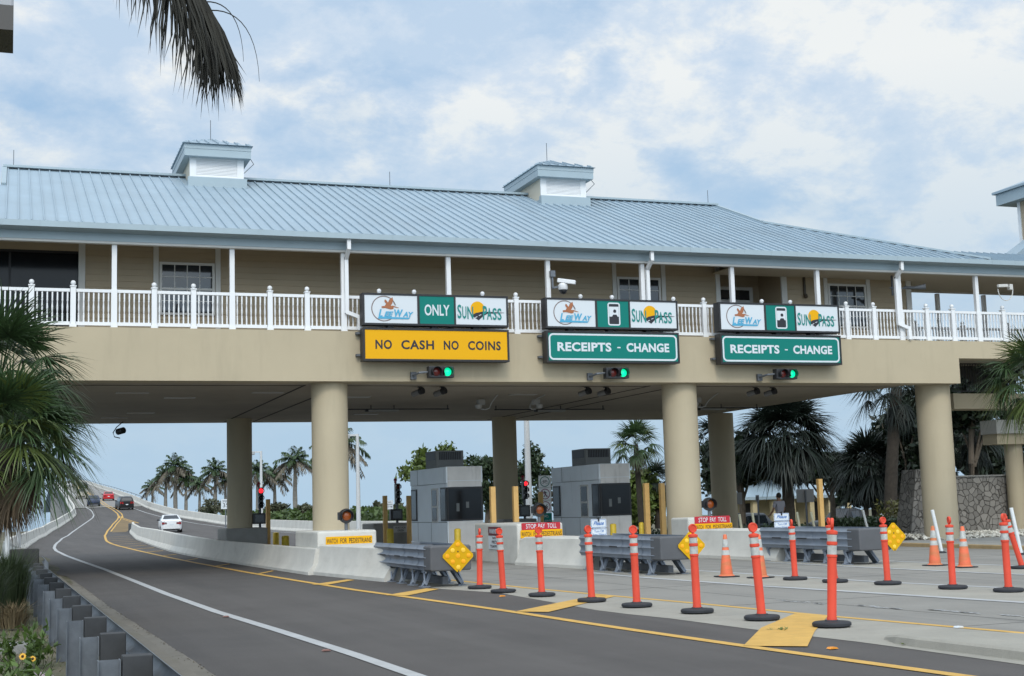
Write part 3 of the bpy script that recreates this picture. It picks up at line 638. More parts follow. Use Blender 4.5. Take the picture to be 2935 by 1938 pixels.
# ------------------------------------------------------------------ things fixed to the building
def lane_sign(x0, kind, label):
    t = thing('lane_sign', (x0 + 2.09, 35.6, 5.56), label, 'lane sign', 'lane signs on the toll building')
    yf, yb2 = 35.5, 35.84; x1 = x0 + 4.18
    def cab(z0, z1):
        q = MB(); q.box(x0, x1, yf + .02, yb2, z0, z1)
        for a in (.0, x1 - x0 - .055): q.box(x0 + a, x0 + a + .055, yf, yf + .02, z0, z1)
        q.box(x0 + .055, x1 - .055, yf, yf + .02, z0, z0 + .055); q.box(x0 + .055, x1 - .055, yf, yf + .02, z1 - .055, z1)
        return q
    up = cab(6.535, 7.41); up.box(x0 + 1.535, x0 + 1.6, yf, yf + .02, 6.59, 7.355); up.box(x0 + 2.59, x0 + 2.64, yf, yf + .02, 6.59, 7.355)
    up = up.build('upper_cabinet', black, t)
    lo = cab(5.56, 6.46).build('lower_cabinet', black, t)
    for i in (.8, 2.05, 3.25): q = MB(); q.box(x0 + i - .08, x0 + i + .08, yf + .1, yb2, 6.46, 6.535); q.build('spacer', black, t)
    for a_, c_ in ((x0 - .1, x0 + .12), (x1 - .1, x1 + .06)):
        for z in (5.75, 6.35): q = MB(); q.box(a_, c_, yb2, YF, z - .03, z + .03); q.build('bracket', galv_dk, t)
    k = .00194; ya = yf + .012; yt = ya - .004
    def X(px, base): return base + px * k
    # left panel: a pelican over LEEWAY inside a ring
    q = MB(); q.box(x0 + .055, x0 + 1.535, ya, ya + .01, 6.59, 7.355); q.build('panel', white_s, up)
    L0, T0 = x0 + .055, 7.355                      # panel's upper left corner; art measured from it
    u = lambda px, py: (L0 + px * k, T0 - py * k * .87)
    brn = mat('brown sign ink', (.32, .11, .04), .5); grn = mat('grey brown sign ink', (.17, .125, .115), .5); blu = mat('sky blue sign ink', (.06, .33, .52), .5); ink = mat('black sign ink', (.012, .012, .018), .5)
    q = MB(); cx, cz = u(278, 218); ring(q, cx, cz, .325, .352, yt, 36, 18, 308); q.build('emblem_ring', grn, up)
    q = MB(); f = lambda l: [u(a - 140, b - 125) for a, b in l]
    flat(q, f([(385, 305), (430, 300), (450, 265), (425, 225), (432, 195), (450, 200), (478, 245), (500, 190), (545, 155), (552, 200), (535, 265), (515, 290), (560, 310), (555, 345), (520, 355), (440, 335), (385, 330)]), yt - .004)
    flat(q, f([(540, 290), (635, 325), (630, 330), (535, 312)]), yt - .006); q.build('bird_emblem', brn, up)
    q = MB()
    flat(q, f([(385, 330), (440, 337), (385, 336)]), yt - .007); flat(q, f([(552, 200), (590, 285), (580, 292), (545, 225)]), yt - .004); q.build('emblem_shade', grn, up)
    q = MB(); xa, za = u(192, 378); xb, zb2 = u(705, 228)
    a1, a2 = u(245, 235)[0], u(420, 0)[0]
    put_text(q, 'L', u(196, 0)[0], u(258, 0)[0], za + .03, zb2, yt - .009, .3, .042); put_text(q, 'EE', u(280, 0)[0], u(412, 0)[0], za + .05, zb2 - .06, yt - .009, .3, .042)
    put_text(q, 'W', u(424, 0)[0], u(552, 0)[0], za + .05, zb2, yt - .009, .2, .042); put_text(q, 'AY', u(548, 0)[0], u(705, 0)[0], za + .05, zb2 - .06, yt - .009, .3, .042)
    flat(q, [u(186, 378), u(200, 350), u(655, 358), u(630, 384), (u(200, 0)[0], u(0, 384)[1])], yt - .008); q.build('lettering', blu, up)
    # middle panel
    q = MB(); q.box(x0 + 1.6, x0 + 2.59, ya, ya + .01, 6.59, 7.355); q.build('panel', green_s, up)
    q = MB()
    if kind == 'only':
        put_text(q, 'ONLY', x0 + 1.74, x0 + 2.46, 6.82, 7.13, yt, 0, .02); q.build('lettering', white_s, up)
    else:
        frame2d(q, x0 + 1.93, x0 + 2.32, 6.64, 7.31, .07, .04, yt); flat(q, rrect(x0 + 1.975, x0 + 2.275, 6.9, 7.19, .004), yt); q.build('pictogram_frame', white_s, up)
        q = MB(); flat(q, rrect(x0 + 1.975, x0 + 2.275, 6.685, 6.9, .02), yt - .001); flat(q, rrect(x0 + 1.975, x0 + 2.275, 7.19, 7.265, .015), yt - .001); disc(q, x0 + 2.15, 7.06, .05, yt - .004)
        flat(q, [(x0 + 2.06, 6.9), (x0 + 2.10, 6.96), (x0 + 2.2, 6.96), (x0 + 2.24, 6.9)], yt - .004); q.build('pictogram', ink, up)
    # right panel: SUN PASS with sun and road
    q = MB(); q.box(x0 + 2.64, x1 - .055, ya, ya + .01, 6.59, 7.355); q.build('panel', white_s, up)
    R0 = x0 + 2.64; v = lambda px, py: (R0 + (px - 1485) * .00195, 7.355 - (py - 155) * .00178)
    q = MB(); cx, cz = v(1812, 335); disc(q, cx, cz, .21, yt, 28); q.build('sun_emblem', yellow_s, up)
    q = MB(); flat(q, [v(*p) for p in ((1715, 440), (1780, 400), (1880, 376), (1960, 376), (1960, 408), (1900, 440), (1825, 515))], yt - .004); flat(q, [v(*p) for p in ((1960, 376), (2215, 386), (2215, 391), (1960, 408))], yt - .004); q.build('road_emblem', ink, up)
    q = MB()
    for pp in (((1765, 470), (1800, 452), (1806, 460), (1772, 480)), ((1825, 436), (1862, 420), (1866, 427), (1832, 444))): flat(q, [v(*p) for p in pp], yt - .0055)
    q.build('road_dash', white_s, up)
    tl = mat('teal sign ink', (.0, .19, .17), .45)
    q = MB(); rct = lambda a, b_, c, d: (v(a, 0)[0], v(b_, 0)[0], v(0, d)[1], v(0, c)[1])
    put_text(q, 'S', *rct(1508, 1568, 272, 492), yt - .007, 0, .02); put_text(q, 'U', *rct(1580, 1642, 300, 494), yt - .007, 0, .02); put_text(q, 'N', *rct(1655, 1745, 300, 496), yt - .007, 0, .02)
    put_text(q, 'P', *rct(1888, 1952, 285, 500), yt - .007, 0, .03); put_text(q, 'A', *rct(1950, 2026, 315, 500), yt - .007, 0, .02); put_text(q, 'S', *rct(2036, 2098, 315, 505), yt - .007, 0, .02); put_text(q, 'S', *rct(2108, 2172, 318, 505), yt - .007, 0, .02)
    q.build('lettering', tl, up)
    # lower cabinet
    q = MB(); q.box(x0 + .055, x1 - .055, ya, ya + .01, 5.615, 6.405); q.build('panel', yellow_s if kind == 'only' else green_s, lo)
    q = MB()
    if kind == 'only':
        z0, z1 = 5.88, 6.135
        for wd, a, c in (('NO', .34, .80), ('CASH', 1.06, 1.99), ('NO', 2.27, 2.70), ('COINS', 2.97, 3.93)): put_text(q, wd, x0 + a, x0 + c, z0, z1, yt, 0, .028, 1.1)
        q.build('lettering', ink, lo)
    else:
        frame2d(q, x0 + .07, x1 - .07, 5.63, 6.39, .14, .05, yt)
        for wd, a, c in (('RECEIPTS', .33, 2.0), ('CHANGE', 2.48, 3.85)): put_text(q, wd, x0 + a, x0 + c, 5.88, 6.14, yt, 0, .035, 1.05)
        q.box(x0 + 2.19, x0 + 2.29, yt, yt + .002, 5.985, 6.02); q.build('lettering', white_s, lo)
    return t
lane_sign(8.85, 'only', 'lane sign with orange NO CASH NO COINS board over the left lane')
lane_sign(14.155, 'phone', 'green RECEIPTS - CHANGE lane sign, nearer of the two, beside the orange one')
lane_sign(19.7, 'phone', 'green RECEIPTS - CHANGE lane sign, rightmost, nearest the doorway')
red_on = mat('lit red lens', (1.0, .02, .03), .3, emit=2.2); green_on = mat('lit green lens', (.0, .85, .38), .3, emit=.9)
red_off = mat('unlit red lens', (.09, .012, .01), .2); dark_off = mat('unlit dark lens', (.012, .014, .014), .2); amber_off = mat('unlit amber lens', (.24, .055, .008), .25)
def lens(c, r, m, parent):
    q = MB(); q.lathe(c, [(r, 0), (r * .95, .02), (r * .6, .045), (.001, .055)], 18, '-y'); return q.build('lens', m, parent, smooth=True)
def hood(c, r, l, parent, name='visor'):
    q = MB(); vs = []; n = 14
    for y in (0, -l):
        for rr in (r, r + .008):
            for i in range(n + 1):
                a = R(-40 + 260 * i / n); vs.append((c[0] + rr * math.cos(a), c[1] + y, c[2] + rr * math.sin(a)))
    k = n + 1
    q.add(vs, [(i + a, i + 1 + a, i + 1 + b2, i + b2) for a, b2 in ((0, 2 * k), (k, 3 * k), (2 * k, 3 * k), (0, k)) for i in range(n)])
    return q.build(name, blackp, parent, smooth=True)
def deck_signal(xc, yaw, label):
    t = thing('traffic_light', (xc, 35.6, 5.27), label, 'traffic light', 'signals under the lane signs')
    q = MB(); q.box(xc - .36, xc + .36, 35.45, 35.68, 5.11, 5.42); q.box(xc - .35, xc - .30, 35.43, 35.45, 5.12, 5.41); q.build('housing', blackp, t, bevel=.03)
    for sx, m in ((-.155, red_off), (.165, green_on)):
        lens((xc + sx, 35.452, 5.265), .118, m, t); hood((xc + sx, 35.452, 5.265), .132, .16, t)
    q = MB(); q.tube([(xc - .36, 35.58, 5.27), (xc - .6, 35.58, 5.25), (xc - .66, 35.75, 5.22), (xc - .7, 36.0, 5.2)], .03, 8); q.box(xc - .74, xc - .58, 35.9, 35.99, 5.1, 5.3); q.build('arm', galv_dk, t)
    return t
deck_signal(11.02, 0, 'traffic light showing green below the NO CASH NO COINS sign')
deck_signal(16.3, 0, 'traffic light showing green below the nearer RECEIPTS sign')
deck_signal(21.88, 0, 'traffic light showing green below the rightmost RECEIPTS sign')
# floodlight-like cameras under the front of the soffit
fl = None
grp = 'pairs of cameras under the deck edge'
def soffit_cam():
    t = thing('camera', (0, 0, 0), '', 'camera', grp)
    q = MB(); q.tube([(0, 0, 0), (0, 0, -.1)], .03, 8); q.box(-.06, .06, -.06, .06, -.02, 0); q.build('mount', black, t)
    q = MB(); q.tube([(-.14, .22, -.2), (.02, -.06, -.13)], .085, 14); q.build('body', mat('grey camera casing', (.16, .155, .15), .5), t, smooth=True)
    q = MB(); q.tube([(.0, -.025, -.137), (.055, -.12, -.115)], .1, 14); q.build('lens_hood', black, t, smooth=True)
    return t
labs = ['left one of the two cameras under the NO CASH sign', 'right one of the two cameras under the NO CASH sign', 'left one of the two cameras under the nearer RECEIPTS sign', 'right one of the two cameras under the nearer RECEIPTS sign', 'left one of the two cameras under the rightmost RECEIPTS sign', 'right one of the two cameras under the rightmost RECEIPTS sign']
for x, lb in zip((11.02, 11.69, 16.24, 16.87, 22.02, 22.64), labs):
    if fl is None: fl = soffit_cam(); fl.location = (x, 37.6, ZS); fl['label'] = lb
    else: dup(fl, (x, 37.6, ZS), lb)
def dome(x, y, label, s=1):
    t = thing('dome_camera', (x, y, ZS), label, 'dome camera')
    q = MB(); q.box(x - .12, x + .12, y - .1, y + .1, ZS - .22, ZS - .05); q.build('box', mat('greyed box', (.36, .36, .35), .5), t, bevel=.02)
    q = MB(); q.lathe((x - .1 * s, y - .05, ZS - .36), [(.02, 0), (.08, .02), (.11, .08), (.11, .14), (.04, .17)], 16); q.build('dome', mat('greyed dome', (.42, .42, .41), .5), t, smooth=True)
    q = MB(); q.tube([(x + .15 * s, y - 1.2, ZS - .005), (x + .22 * s, y - .7, ZS - .08), (x + .27 * s, y - .25, ZS - .2), (x + .26 * s, y - .1, ZS - .33), (x + .15 * s, y - .05, ZS - .38), (x, y, ZS - .36)], .018, 8); q.build('conduit', mat('greyed conduit', (.42, .42, .41), .5), t, smooth=True)
dome(14.2, 41.5, 'white dome camera on curved conduit under the deck, left of the centre'); dome(16.1, 41.5, 'white dome camera on curved conduit under the deck, between the middle lane signs', -1); dome(21.7, 40.9, 'white dome camera under the deck right of the middle column')
def strip_light(x0, x1, y, label):
    t = thing('strip_light', ((x0 + x1) / 2, y, ZS), label, 'ceiling light')
    q = MB(); q.box(x0, x1, y - .03, y + .03, ZS - .14, ZS - .1); q.box((x0 + x1) / 2 - .6, (x0 + x1) / 2 + .5, y - .06, y + .06, ZS - .2, ZS - .12)
    for x in (x0 + .05, (x0 + x1) / 2 - .4, (x0 + x1) / 2 + .4, x1 - .05): q.box(x - .015, x + .015, y - .015, y + .015, ZS - .1, ZS + .02)
    q.build('rail', black, t)
    q = MB(); q.box((x0 + x1) / 2 - .5, (x0 + x1) / 2 + .55, y - .09, y - .061, ZS - .2, ZS - .14); q.build('lamp_housing', mat('dull grey housing', (.3, .3, .29), .5), t)
strip_light(9.4, 14.1, 44.6, 'long black conduit with lamp under the deck, over the left toll lane'); strip_light(15.9, 20.1, 45.0, 'long black conduit with lamp under the deck, over the middle lane'); strip_light(22.3, 26.2, 44.6, 'long black conduit with lamp under the deck, right of the middle column')
q = MB()
for x, y in ((10.0, 41.2), (12.2, 48.7), (3.2, 39.7), (4.7, 41.4), (7.0, 39.6), (4.1, 47.5), (3.4, 49.8), (15.2, 40.3), (26, 46)): q.box(x - .45, x + .45, y - .16, y + .16, ZS - .006, ZS + .02)
q.build('soffit_lamp', mat('flush lamp cover', (.38, .37, .35), .4), TB)
t = thing('hanging_camera', (3.74, 51.9, ZS), 'dark camera hanging on a looped cable from the far edge of the deck', 'camera')
q = MB(); q.tube([(3.85, 51.9, ZS), (3.62, 51.9, ZS - .2), (3.5, 51.9, ZS - .4), (3.55, 51.9, ZS - .55), (3.75, 51.9, ZS - .6)], .02, 6); q.build('cable', black, t)
q = MB(); q.tube([(3.68, 52.0, ZS - .36), (3.86, 51.75, ZS - .32)], .12, 12); q.build('body', black, t, smooth=True)
# cameras on the porch
t = thing('security_camera', (14.62, 36.0, 8.0), 'white security camera with dome and long hood on a porch post, above the middle sign', 'security camera')
q = MB(); q.box(14.55, 14.69, 35.98, 36.1, 8.1, 8.28); q.obox((14.62, 36.05, 8.12), (14.62, 36.05, 7.75), .05, .05, (0, 1, 0)); q.obox((14.62, 36.0, 7.78), (14.85, 35.85, 7.80), .05, .05); q.build('bracket', galv, t)
q = MB(); q.obox((14.72, 35.9, 7.98), (15.15, 35.6, 7.88), .13, .12); q.build('bullet_body', white, t, bevel=.02)
q = MB(); q.lathe((14.86, 35.85, 7.62), [(.12, .08), (.14, .12), (.14, .22), (.09, .27)], 16); q.build('dome_housing', white, t, smooth=True)
q = MB(); q.lathe((14.86, 35.85, 7.57), [(.01, 0), (.07, .02), (.11, .08), (.12, .13)], 16); q.build('dome', glass_dk, t, smooth=True)
t = thing('security_camera', (29.5, 36.0, 8.1), 'white security camera with looped cable on the breezeway post at the right', 'security camera')
q = MB(); q.obox((30.25, 35.85, 8.24), (30.66, 35.9, 8.27), .1, .1); q.box(30.82, 30.95, 35.95, 36.1, 8.15, 8.34); q.obox((30.6, 35.9, 8.26), (30.85, 36, 8.26), .03, .03); q.build('body', trimw, t, bevel=.02); q = MB(); q.tube([(30.58 + .3 * math.cos(R(a)), 35.9, 8.15 + .38 * math.sin(R(a))) for a in range(180, 361, 15)], .016, 6); q.build('cable', trimw, t)
t = thing('loudspeaker', (27.1, 36.3, 8.2), 'grey horn loudspeaker on bracket under the porch ceiling right of the last downspout', 'loudspeaker')
q = MB(); q.obox((26.9, 36.9, 8.66), (26.9, 36.9, 8.0), .05, .05, (0, 1, 0)); q.obox((26.8, 36.9, 8.25), (27.4, 36.6, 8.2), .05, .05); q.build('bracket', galv_dk, t)
q = MB(); q.tube([(27.2, 36.7, 8.25), (27.45, 36.5, 8.2), (27.75, 36.3, 8.22)], [.04, .05, .1], 12); q.build('horn', galv_dk, t, smooth=True)
# ------------------------------------------------------------------ guardrail on the left
gx_ = lambda y: .945 - .0143 * (y - 9.8)
t = thing('guardrail', (.9, 10, .1), 'galvanized guardrail on steel posts with dark blocks along the left kerb', 'guardrail')
post0 = block0 = None
for k in range(-2, 12):
    y = 9.83 + 1.95 * k; x = gx_(y)
    if post0 is None:
        q = MB()
        for a in (-.075, .067): q.box(a, a + .008, -.05, .05, -.6, .0)
        q.box(-.067, .067, -.004, .004, -.6, .0); post0 = q.build('post', galv, None); post0.parent = t; o1 = post0
        q = MB(); q.box(-.1, .1, -.07, .07, -.36, .0); block0 = q.build('block', mat('dark composite block', (.035, .037, .04), .7, var=.15, vscale=9), None, bevel=.006); block0.parent = t; o2 = block0
    else:
        o1 = post0.copy(); o2 = block0.copy(); COL.objects.link(o1); COL.objects.link(o2); o1.parent = t; o2.parent = t
    o1.location = Vector((x - .30, y, .635)) - t.location; o2.location = Vector((x - .115, y, .66)) - t.location
prof = [(0, -.156), (.055, -.11), (.08, -.07), (.06, -.03), (.012, 0), (.06, .03), (.08, .07), (.055, .11), (0, .156)]
q = MB(); rings = []
path = [(gx_(y), y) for y in np.arange(4, 29.6, .65)] + [(.72, 31.5), (.78, 34), (.78, 37.7)]
for x, y in path: rings.append([(x + a, y, .50 + c) for a, c in prof] + [(x + a - .006, y, .50 + c) for a, c in reversed(prof)])
q.loft(rings); q.build('rail', galv, t, smooth=True, angle=60)

# ------------------------------------------------------------------ crash cushions
def cushion(cx, yf, label, dm):
    t = thing('crash_cushion', (cx, yf + 2, 0), label, 'crash cushion', 'crash cushions before the islands')
    L = 4.3; hw = .40
    pf = []
    for i in range(31):
        u = i / 30; pf.append((.035 * (1 - abs(math.cos(u * 3 * math.pi)) ** .8) * 1.6, .34 + .5 * u))
    for s in (-1, 1):
        for a, c, of in ((.95, 2.1, .0), (1.95, 3.2, .012), (3.1, 4.35, .024), (.3, 1.02, -.012)):
            q = MB(); rg = []
            for y in (yf + a, yf + c): rg.append([(cx + s * (hw + of + e), y, z) for e, z in pf] + [(cx + s * (hw + of + e - .006), y, z) for e, z in reversed(pf)])
            q.loft(rg); o = q.build('side_panel', cush_m, t, smooth=True, angle=60)
            if a > .5:
                q = MB(); q.box(*sorted((cx + s * (hw + of + .045), cx + s * (hw + of + .0605))), yf + a + .2, yf + a + .62, .572, .60); q.build('slot', black, o)
    q = MB(); q.prism([(cx - .43, .36), (cx - .40, .33), (cx + .40, .33), (cx + .43, .36), (cx + .43, .80), (cx + .40, .83), (cx - .40, .83), (cx - .43, .80)], yf, yf + .5); q.build('end_cap', cap_m, t, bevel=.03)
    q = MB()
    for i in range(4): q.box(cx - hw + .02, cx + hw - .02, yf + .6 + i * .95, yf + .78 + i * .95, .72, .80)
    q.box(cx - hw + .02, cx + hw - .02, yf + .5, yf + 4.2, .70, .715); q.build('top_plate', galv_dk, t)
    q = MB(); q.box(cx - .06, cx + .06, yf + .4, yf + 4.2, .05, .2); q.build('track', galv_dk, t)
    for i in range(5):
        y = yf + .62 + i * .86; q = MB()
        for s in (-1, 1):
            q.obox((cx + s * .22, y + .08, .34), (cx + s * .40, y - .03, .02), .05, .2, (0, 1, 0)); q.obox((cx + s * .34, y + .16, .34), (cx + s * .40, y - .1, .04), .03, .09, (0, 0, 1))
            q.box(*sorted((cx + s * .30, cx + s * .47)), y - .14, y + .1, .0, .022)
        q.box(cx - .38, cx + .38, y, y + .05, .3, .72)
        q.build('support_frame', cush_m, t)
    # yellow diamond with reflectors
    x = cx + dm; z = .62; r = .345; y = yf - .03
    q = MB(); dd = [(x + r, z), (x, z + r), (x - r, z), (x, z - r)]
    rd = []
    for i in range(4):
        a = dd[i]; p = dd[i - 1]; n_ = dd[(i + 1) % 4]; rd += [(a[0] + (p[0] - a[0]) * .08, a[1] + (p[1] - a[1]) * .08), (a[0] + (n_[0] - a[0]) * .08, a[1] + (n_[1] - a[1]) * .08)]
    q.prism(rd, y, y + .012); sg = q.build('diamond_plate', mat('yellow marker plate', (.60, .335, .0), .6, spec=.25), t)
    for i in range(3):
        for j in range(3):
            u, w_ = (i - 1) * .112, (j - 1) * .112; px, pz = x + (u - w_), z + .0 + (u + w_) * 1.0
            q = MB(); q.lathe((px, y, pz), [(.046, 0), (.042, .008), (.025, .012), (.001, .014)], 16, '-y'); q.build('reflector', mat('amber reflector', (.85, .38, .015), .3, spec=.3) if (i + j) % 3 else mat('pale amber reflector', (.88, .55, .06), .3, spec=.3), sg, smooth=True)
    q = MB(); disc(q, x, z + .085, .016, y - .002, 10); disc(q, x + .005, z - .30, .016, y - .002, 10); q.build('bolt', black, sg)
    return t
cushion(8.28, 26.3, 'grey crash cushion with a full yellow diamond marker, leftmost, ahead of the left white barrier', .14)
cushion(13.4, 26.4, 'grey crash cushion whose yellow diamond is behind an orange post, middle of three', .30)
cushion(18.5, 26.6, 'grey crash cushion with a full yellow diamond, rightmost, before the right lane', .48)

# ------------------------------------------------------------------ delineator posts, cones, white tubes
def delineator():
    t = thing('delineator_post', (0, 0, 0), '', 'delineator post', 'orange delineator posts')
    q = MB(); q.lathe((0, 0, 0), [(.21, 0), (.232, .012), (.232, .04), (.215, .055), (.09, .06), (.075, .075), (.02, .078)], 16); q.build('base', rubber, t, smooth=True, angle=30)
    q = MB(); r = .055; q.lathe((0, 0, 0), [(r + .006, .06), (r + .004, .1), (r, .11), (r, .785), (r + .008, .795), (r + .008, .815), (r, .82), (r, .93), (r + .009, .935), (r + .009, .965), (r, .97), (r, 1.055), (r + .012, 1.06), (r + .012, 1.09), (r - .01, 1.10), (.02, 1.105)], 20); tb = q.build('tube', orange, t, smooth=True, angle=30)
    for a, c in ((.823, .927), (.973, 1.05)):
        q = MB(); q.lathe((0, 0, 0), [(r - .01, a), (r + .002, a), (r + .002, c), (r - .01, c)], 20); q.build('reflective_band', white_rf, tb, smooth=True, angle=30)
    q = MB(); q.tube([(0, 0, 1.1), (0, 0, 1.13)], .018, 8); q.lathe((0, .014, 1.18), [(.04, .006), (.048, -.004), (.062, -.003), (.066, .014), (.062, .031), (.048, .032), (.04, .022)], 22, '-y'); q.build('handle', orange, t, smooth=True, angle=35)
    return t
DL = [(8.58, 25.44, 1.14, .02, 80, 'orange delineator post just right of the leftmost diamond marker'), (8.54, 23.97, 1.16, -.06, 8, 'orange delineator post between the leftmost diamond marker and the block with red sign'),
      (8.71, 22.45, 1.18, -.02, 0, 'orange delineator post standing in front of the word for on the yellow pedestrian sign'), (8.85, 20.59, 1.21, -.04, 15, 'orange delineator post before the left end of the middle crash cushion'),
      (8.95, 19.1, 1.21, -.03, -10, 'orange delineator post before the ribbed middle of the second crash cushion'), (9.14, 17.51, 1.23, -.02, 5, 'orange delineator post in front of the middle yellow diamond marker'),
      (9.28, 15.97, 1.25, -.06, 0, 'leaning orange delineator post with a cone half hidden behind it'), (9.45, 14.6, 1.30, .07, 60, 'nearest and tallest orange delineator post, beside the broad yellow stripe'),
      (14.2, 23.11, 1.14, -.03, 70, 'orange delineator post with bent foot before the left end of the rightmost crash cushion'), (14.28, 21.87, 1.17, -.08, 75, 'orange delineator post almost hidden behind the nearest tall one'),
      (14.57, 20.66, 1.17, -.02, 10, 'orange delineator post just left of the rightmost yellow diamond'), (14.65, 18.98, 1.17, .01, 70, 'orange delineator post between the two right hand cones'),
      (14.81, 17.82, 1.21, -.02, 30, 'orange delineator post at the right edge of the photo, in front of another'), (19.33, 22.79, 1.14, -.30, 40, 'leaning orange delineator post at the right edge, behind another orange post')]
d0 = None
for x, y, h, lean, rz_, lb in DL:
    if d0 is None: d0 = o = delineator(); o['label'] = lb
    else: o = dup(d0, (x, y, 0), lb)
    s = h / 1.23; o.location = (x, y, .012); o.scale = (1.02, 1.02, s)
    o.rotation_euler = (0, math.atan2(lean, h) * .0, R(rz_))
    for ch in o.children:
        if ch.name.startswith('base'): continue
        # the tube leans while its rubber base lies flat on the road
        a = math.atan2(lean, h); mv = Matrix.Rotation(-R(rz_), 4, 'Z') @ Matrix.Rotation(R(math.sin(x * 37 + y * 11) * 1.6), 4, 'X') @ Matrix.Rotation(a, 4, 'Y') @ Matrix.Rotation(R(rz_), 4, 'Z')
        ch.rotation_euler = mv.to_euler()
        ch.scale = (1, 1, 1)
def cone():
    t = thing('traffic_cone', (0, 0, 0), '', 'traffic cone', 'traffic cones')
    q = MB(); n = 8; q.prism([(-.2, 0), (.2, 0), (.2, .022), (-.2, .022)], -.2, .2); q.build('base', rubber, t, bevel=.01)
    q = MB(); rr = lambda z: .135 - .10 * z / .86; q.lathe((0, 0, 0), [(.17, .02), (.15, .035), (rr(.05), .05), (rr(.84), .84), (rr(.86) - .006, .855), (.01, .86)], 24)
    cb = q.build('cone_body', mat('faded orange cone', (.72, .14, .06), .6, var=.1, vscale=6, stain=((.42, .17, .06), (1.5, 1.5, 5), .42, .6, .75)), t, smooth=True, angle=35)
    for a, c in ((.44, .54), (.60, .76)):
        q = MB(); q.lathe((0, 0, 0), [(rr(a) - .006, a), (rr(a) + .003, a), (rr(c) + .003, c), (rr(c) - .006, c)], 24); q.build('reflective_band', white_rf, cb, smooth=True, angle=35)
    return t
c0 = None
for x, y, rz_, lb in ((13.78, 25.04, 0, 'faded orange cone standing alone before the middle column barrier'), (14.06, 24.17, 20, 'orange cone half hidden behind a leaning orange post'), (19.0, 25.17, 10, 'faded orange cone with red top, left of the two at the right'), (18.92, 24.07, -8, 'faded orange cone with white top, right of the two at the right')):
    if c0 is None: c0 = o = cone(); o['label'] = lb; o.location = (x, y, .012)
    else: o = dup(c0, (x, y, .012), lb, R(rz_))
def leaner(x, y, z, tx, tz, m, lb, grp, r=.045):
    t = thing('marker_post', (x, y, z), lb, 'marker post', grp)
    q = MB(); q.tube([(x, y, z), (tx, y, tz)], r, 12); q.build('tube', m, t, smooth=True)
    q = MB(); q.lathe((x, y, z), [(.12, 0), (.12, .02), (.06, .05)], 12); q.build('base', rubber, t)
whitep = mat('white plastic tube', (.68, .70, .70), .45, var=.06, vscale=6); palep = mat('pale yellow plastic tube', (.62, .60, .44), .5, var=.08, vscale=6)
for g, tp, Y, m, lb in (((2700, 1586), (2672, 1462), 30.3, whitep, 'leaning white tube behind the left right-hand cone'), ((2928, 1591), (2898, 1456), 27.7, whitep, 'leaning white tube at the right edge of the photo')):
    a = at(*g, Y); c = at(*tp, Y); leaner(a.x, Y, .005, c.x, c.z, m, lb, 'leaning white marker tubes')
for g, tp, lb in (((2127, 1530), (2119, 1474), 'pale leaning tube beside the red stop sign, nearer the block'), ((2166, 1530), (2156, 1471), 'pale leaning tube in front of the dark parked car'), ((2295, 1530), (2284, 1468), 'pale leaning tube just right of the wipers sign by the cyclist'), ((2338, 1530), (2324, 1468), 'pale leaning tube just left of the tall ochre post'), ((2490, 1530), (2473, 1463), 'white leaning tube behind the rightmost crash cushion')):
    Y = 41.; a = at(*g, Y); c = at(*tp, Y); k = (0 - c.z) / (a.z - c.z) if a.z < c.z else 1; bx_ = c.x + (a.x - c.x) * k
    leaner(bx_, Y, .0, c.x, c.z, palep if 'pale' in lb else whitep, lb, 'leaning tubes beyond the right lane')
def sqpost(px, top, bot, Y, lb, m=tan_post, w=.2, z0=.15):
    w = min(w, .155); c = at(px, top, Y); q = MB(); q.box(c.x - w / 2, c.x + w / 2, Y - w / 2, Y + w / 2, z0, c.z)
    tag(q.build('clearance_post', m, bevel=.012), lb, 'post', 'tall square ochre posts')
sqpost(1411, 1395, 1497, 38.6, 'tall ochre square post left of the middle rear column', z0=.15); sqpost(1476, 1394, 1496, 38.6, 'tall ochre square post just right of the middle rear column')
sqpost(1851, 1385, 1539, 38.6, 'tall ochre square post between the further booth and the middle front column'); sqpost(1896, 1385, 1530, 38.8, 'tall ochre square post mostly hidden by the middle front column', w=.16)
sqpost(2348, 1373, 1518, 38.6, 'tall ochre square post standing alone at the right lane edge', z0=0.)
sqpost(768, 1431, 1563, 52.6, 'shaded ochre square post beside the left rear column and red signal'); sqpost(1103, 1421, 1561, 49.3, 'shaded ochre square post left of the wait for green plate'); sqpost(1171, 1421, 1561, 49.3, 'shaded ochre square post between the wait for green plate and the nearer booth'); sqpost(1549, 1410, 1500, 47, 'shaded ochre square post in front of the bicycle sign stack')
def bollard(px, top, Y, lb, r=.1, z0=.0):
    c = at(px, top, Y); t = MB(); t.lathe((c.x, Y, z0), [(r, 0), (r, c.z - z0 - .04), (r * .8, c.z - z0 - .01), (r * .3, c.z - z0)], 18)
    tag(t.build('bollard', lemon, smooth=True, angle=50), lb, 'bollard', 'yellow bollards')
bollard(697, 1529, 52.4, 'shaded yellow bollard left of the shaded ochre post', .11, .15); bollard(791, 1526, 53, 'yellow bollard between ochre post and block, taller of the pair', .12, .15); bollard(818, 1535, 50.5, 'yellow bollard nearest the white block under the left column', .14, .15)
bollard(1118, 1515, 49, 'shaded yellow bollard below the wait for green plate', .13, .15); bollard(1311, 1515, 39.6, 'yellow bollard before the nearer toll booth', .10, .15); bollard(1757, 1501, 39.4, 'yellow bollard before the further toll booth', .1, .15); bollard(1838, 1497, 38.9, 'yellow bollard beside the ochre post right of the further booth', .08, .15)
q = MB(); c = at(731, 1525, 52.2)
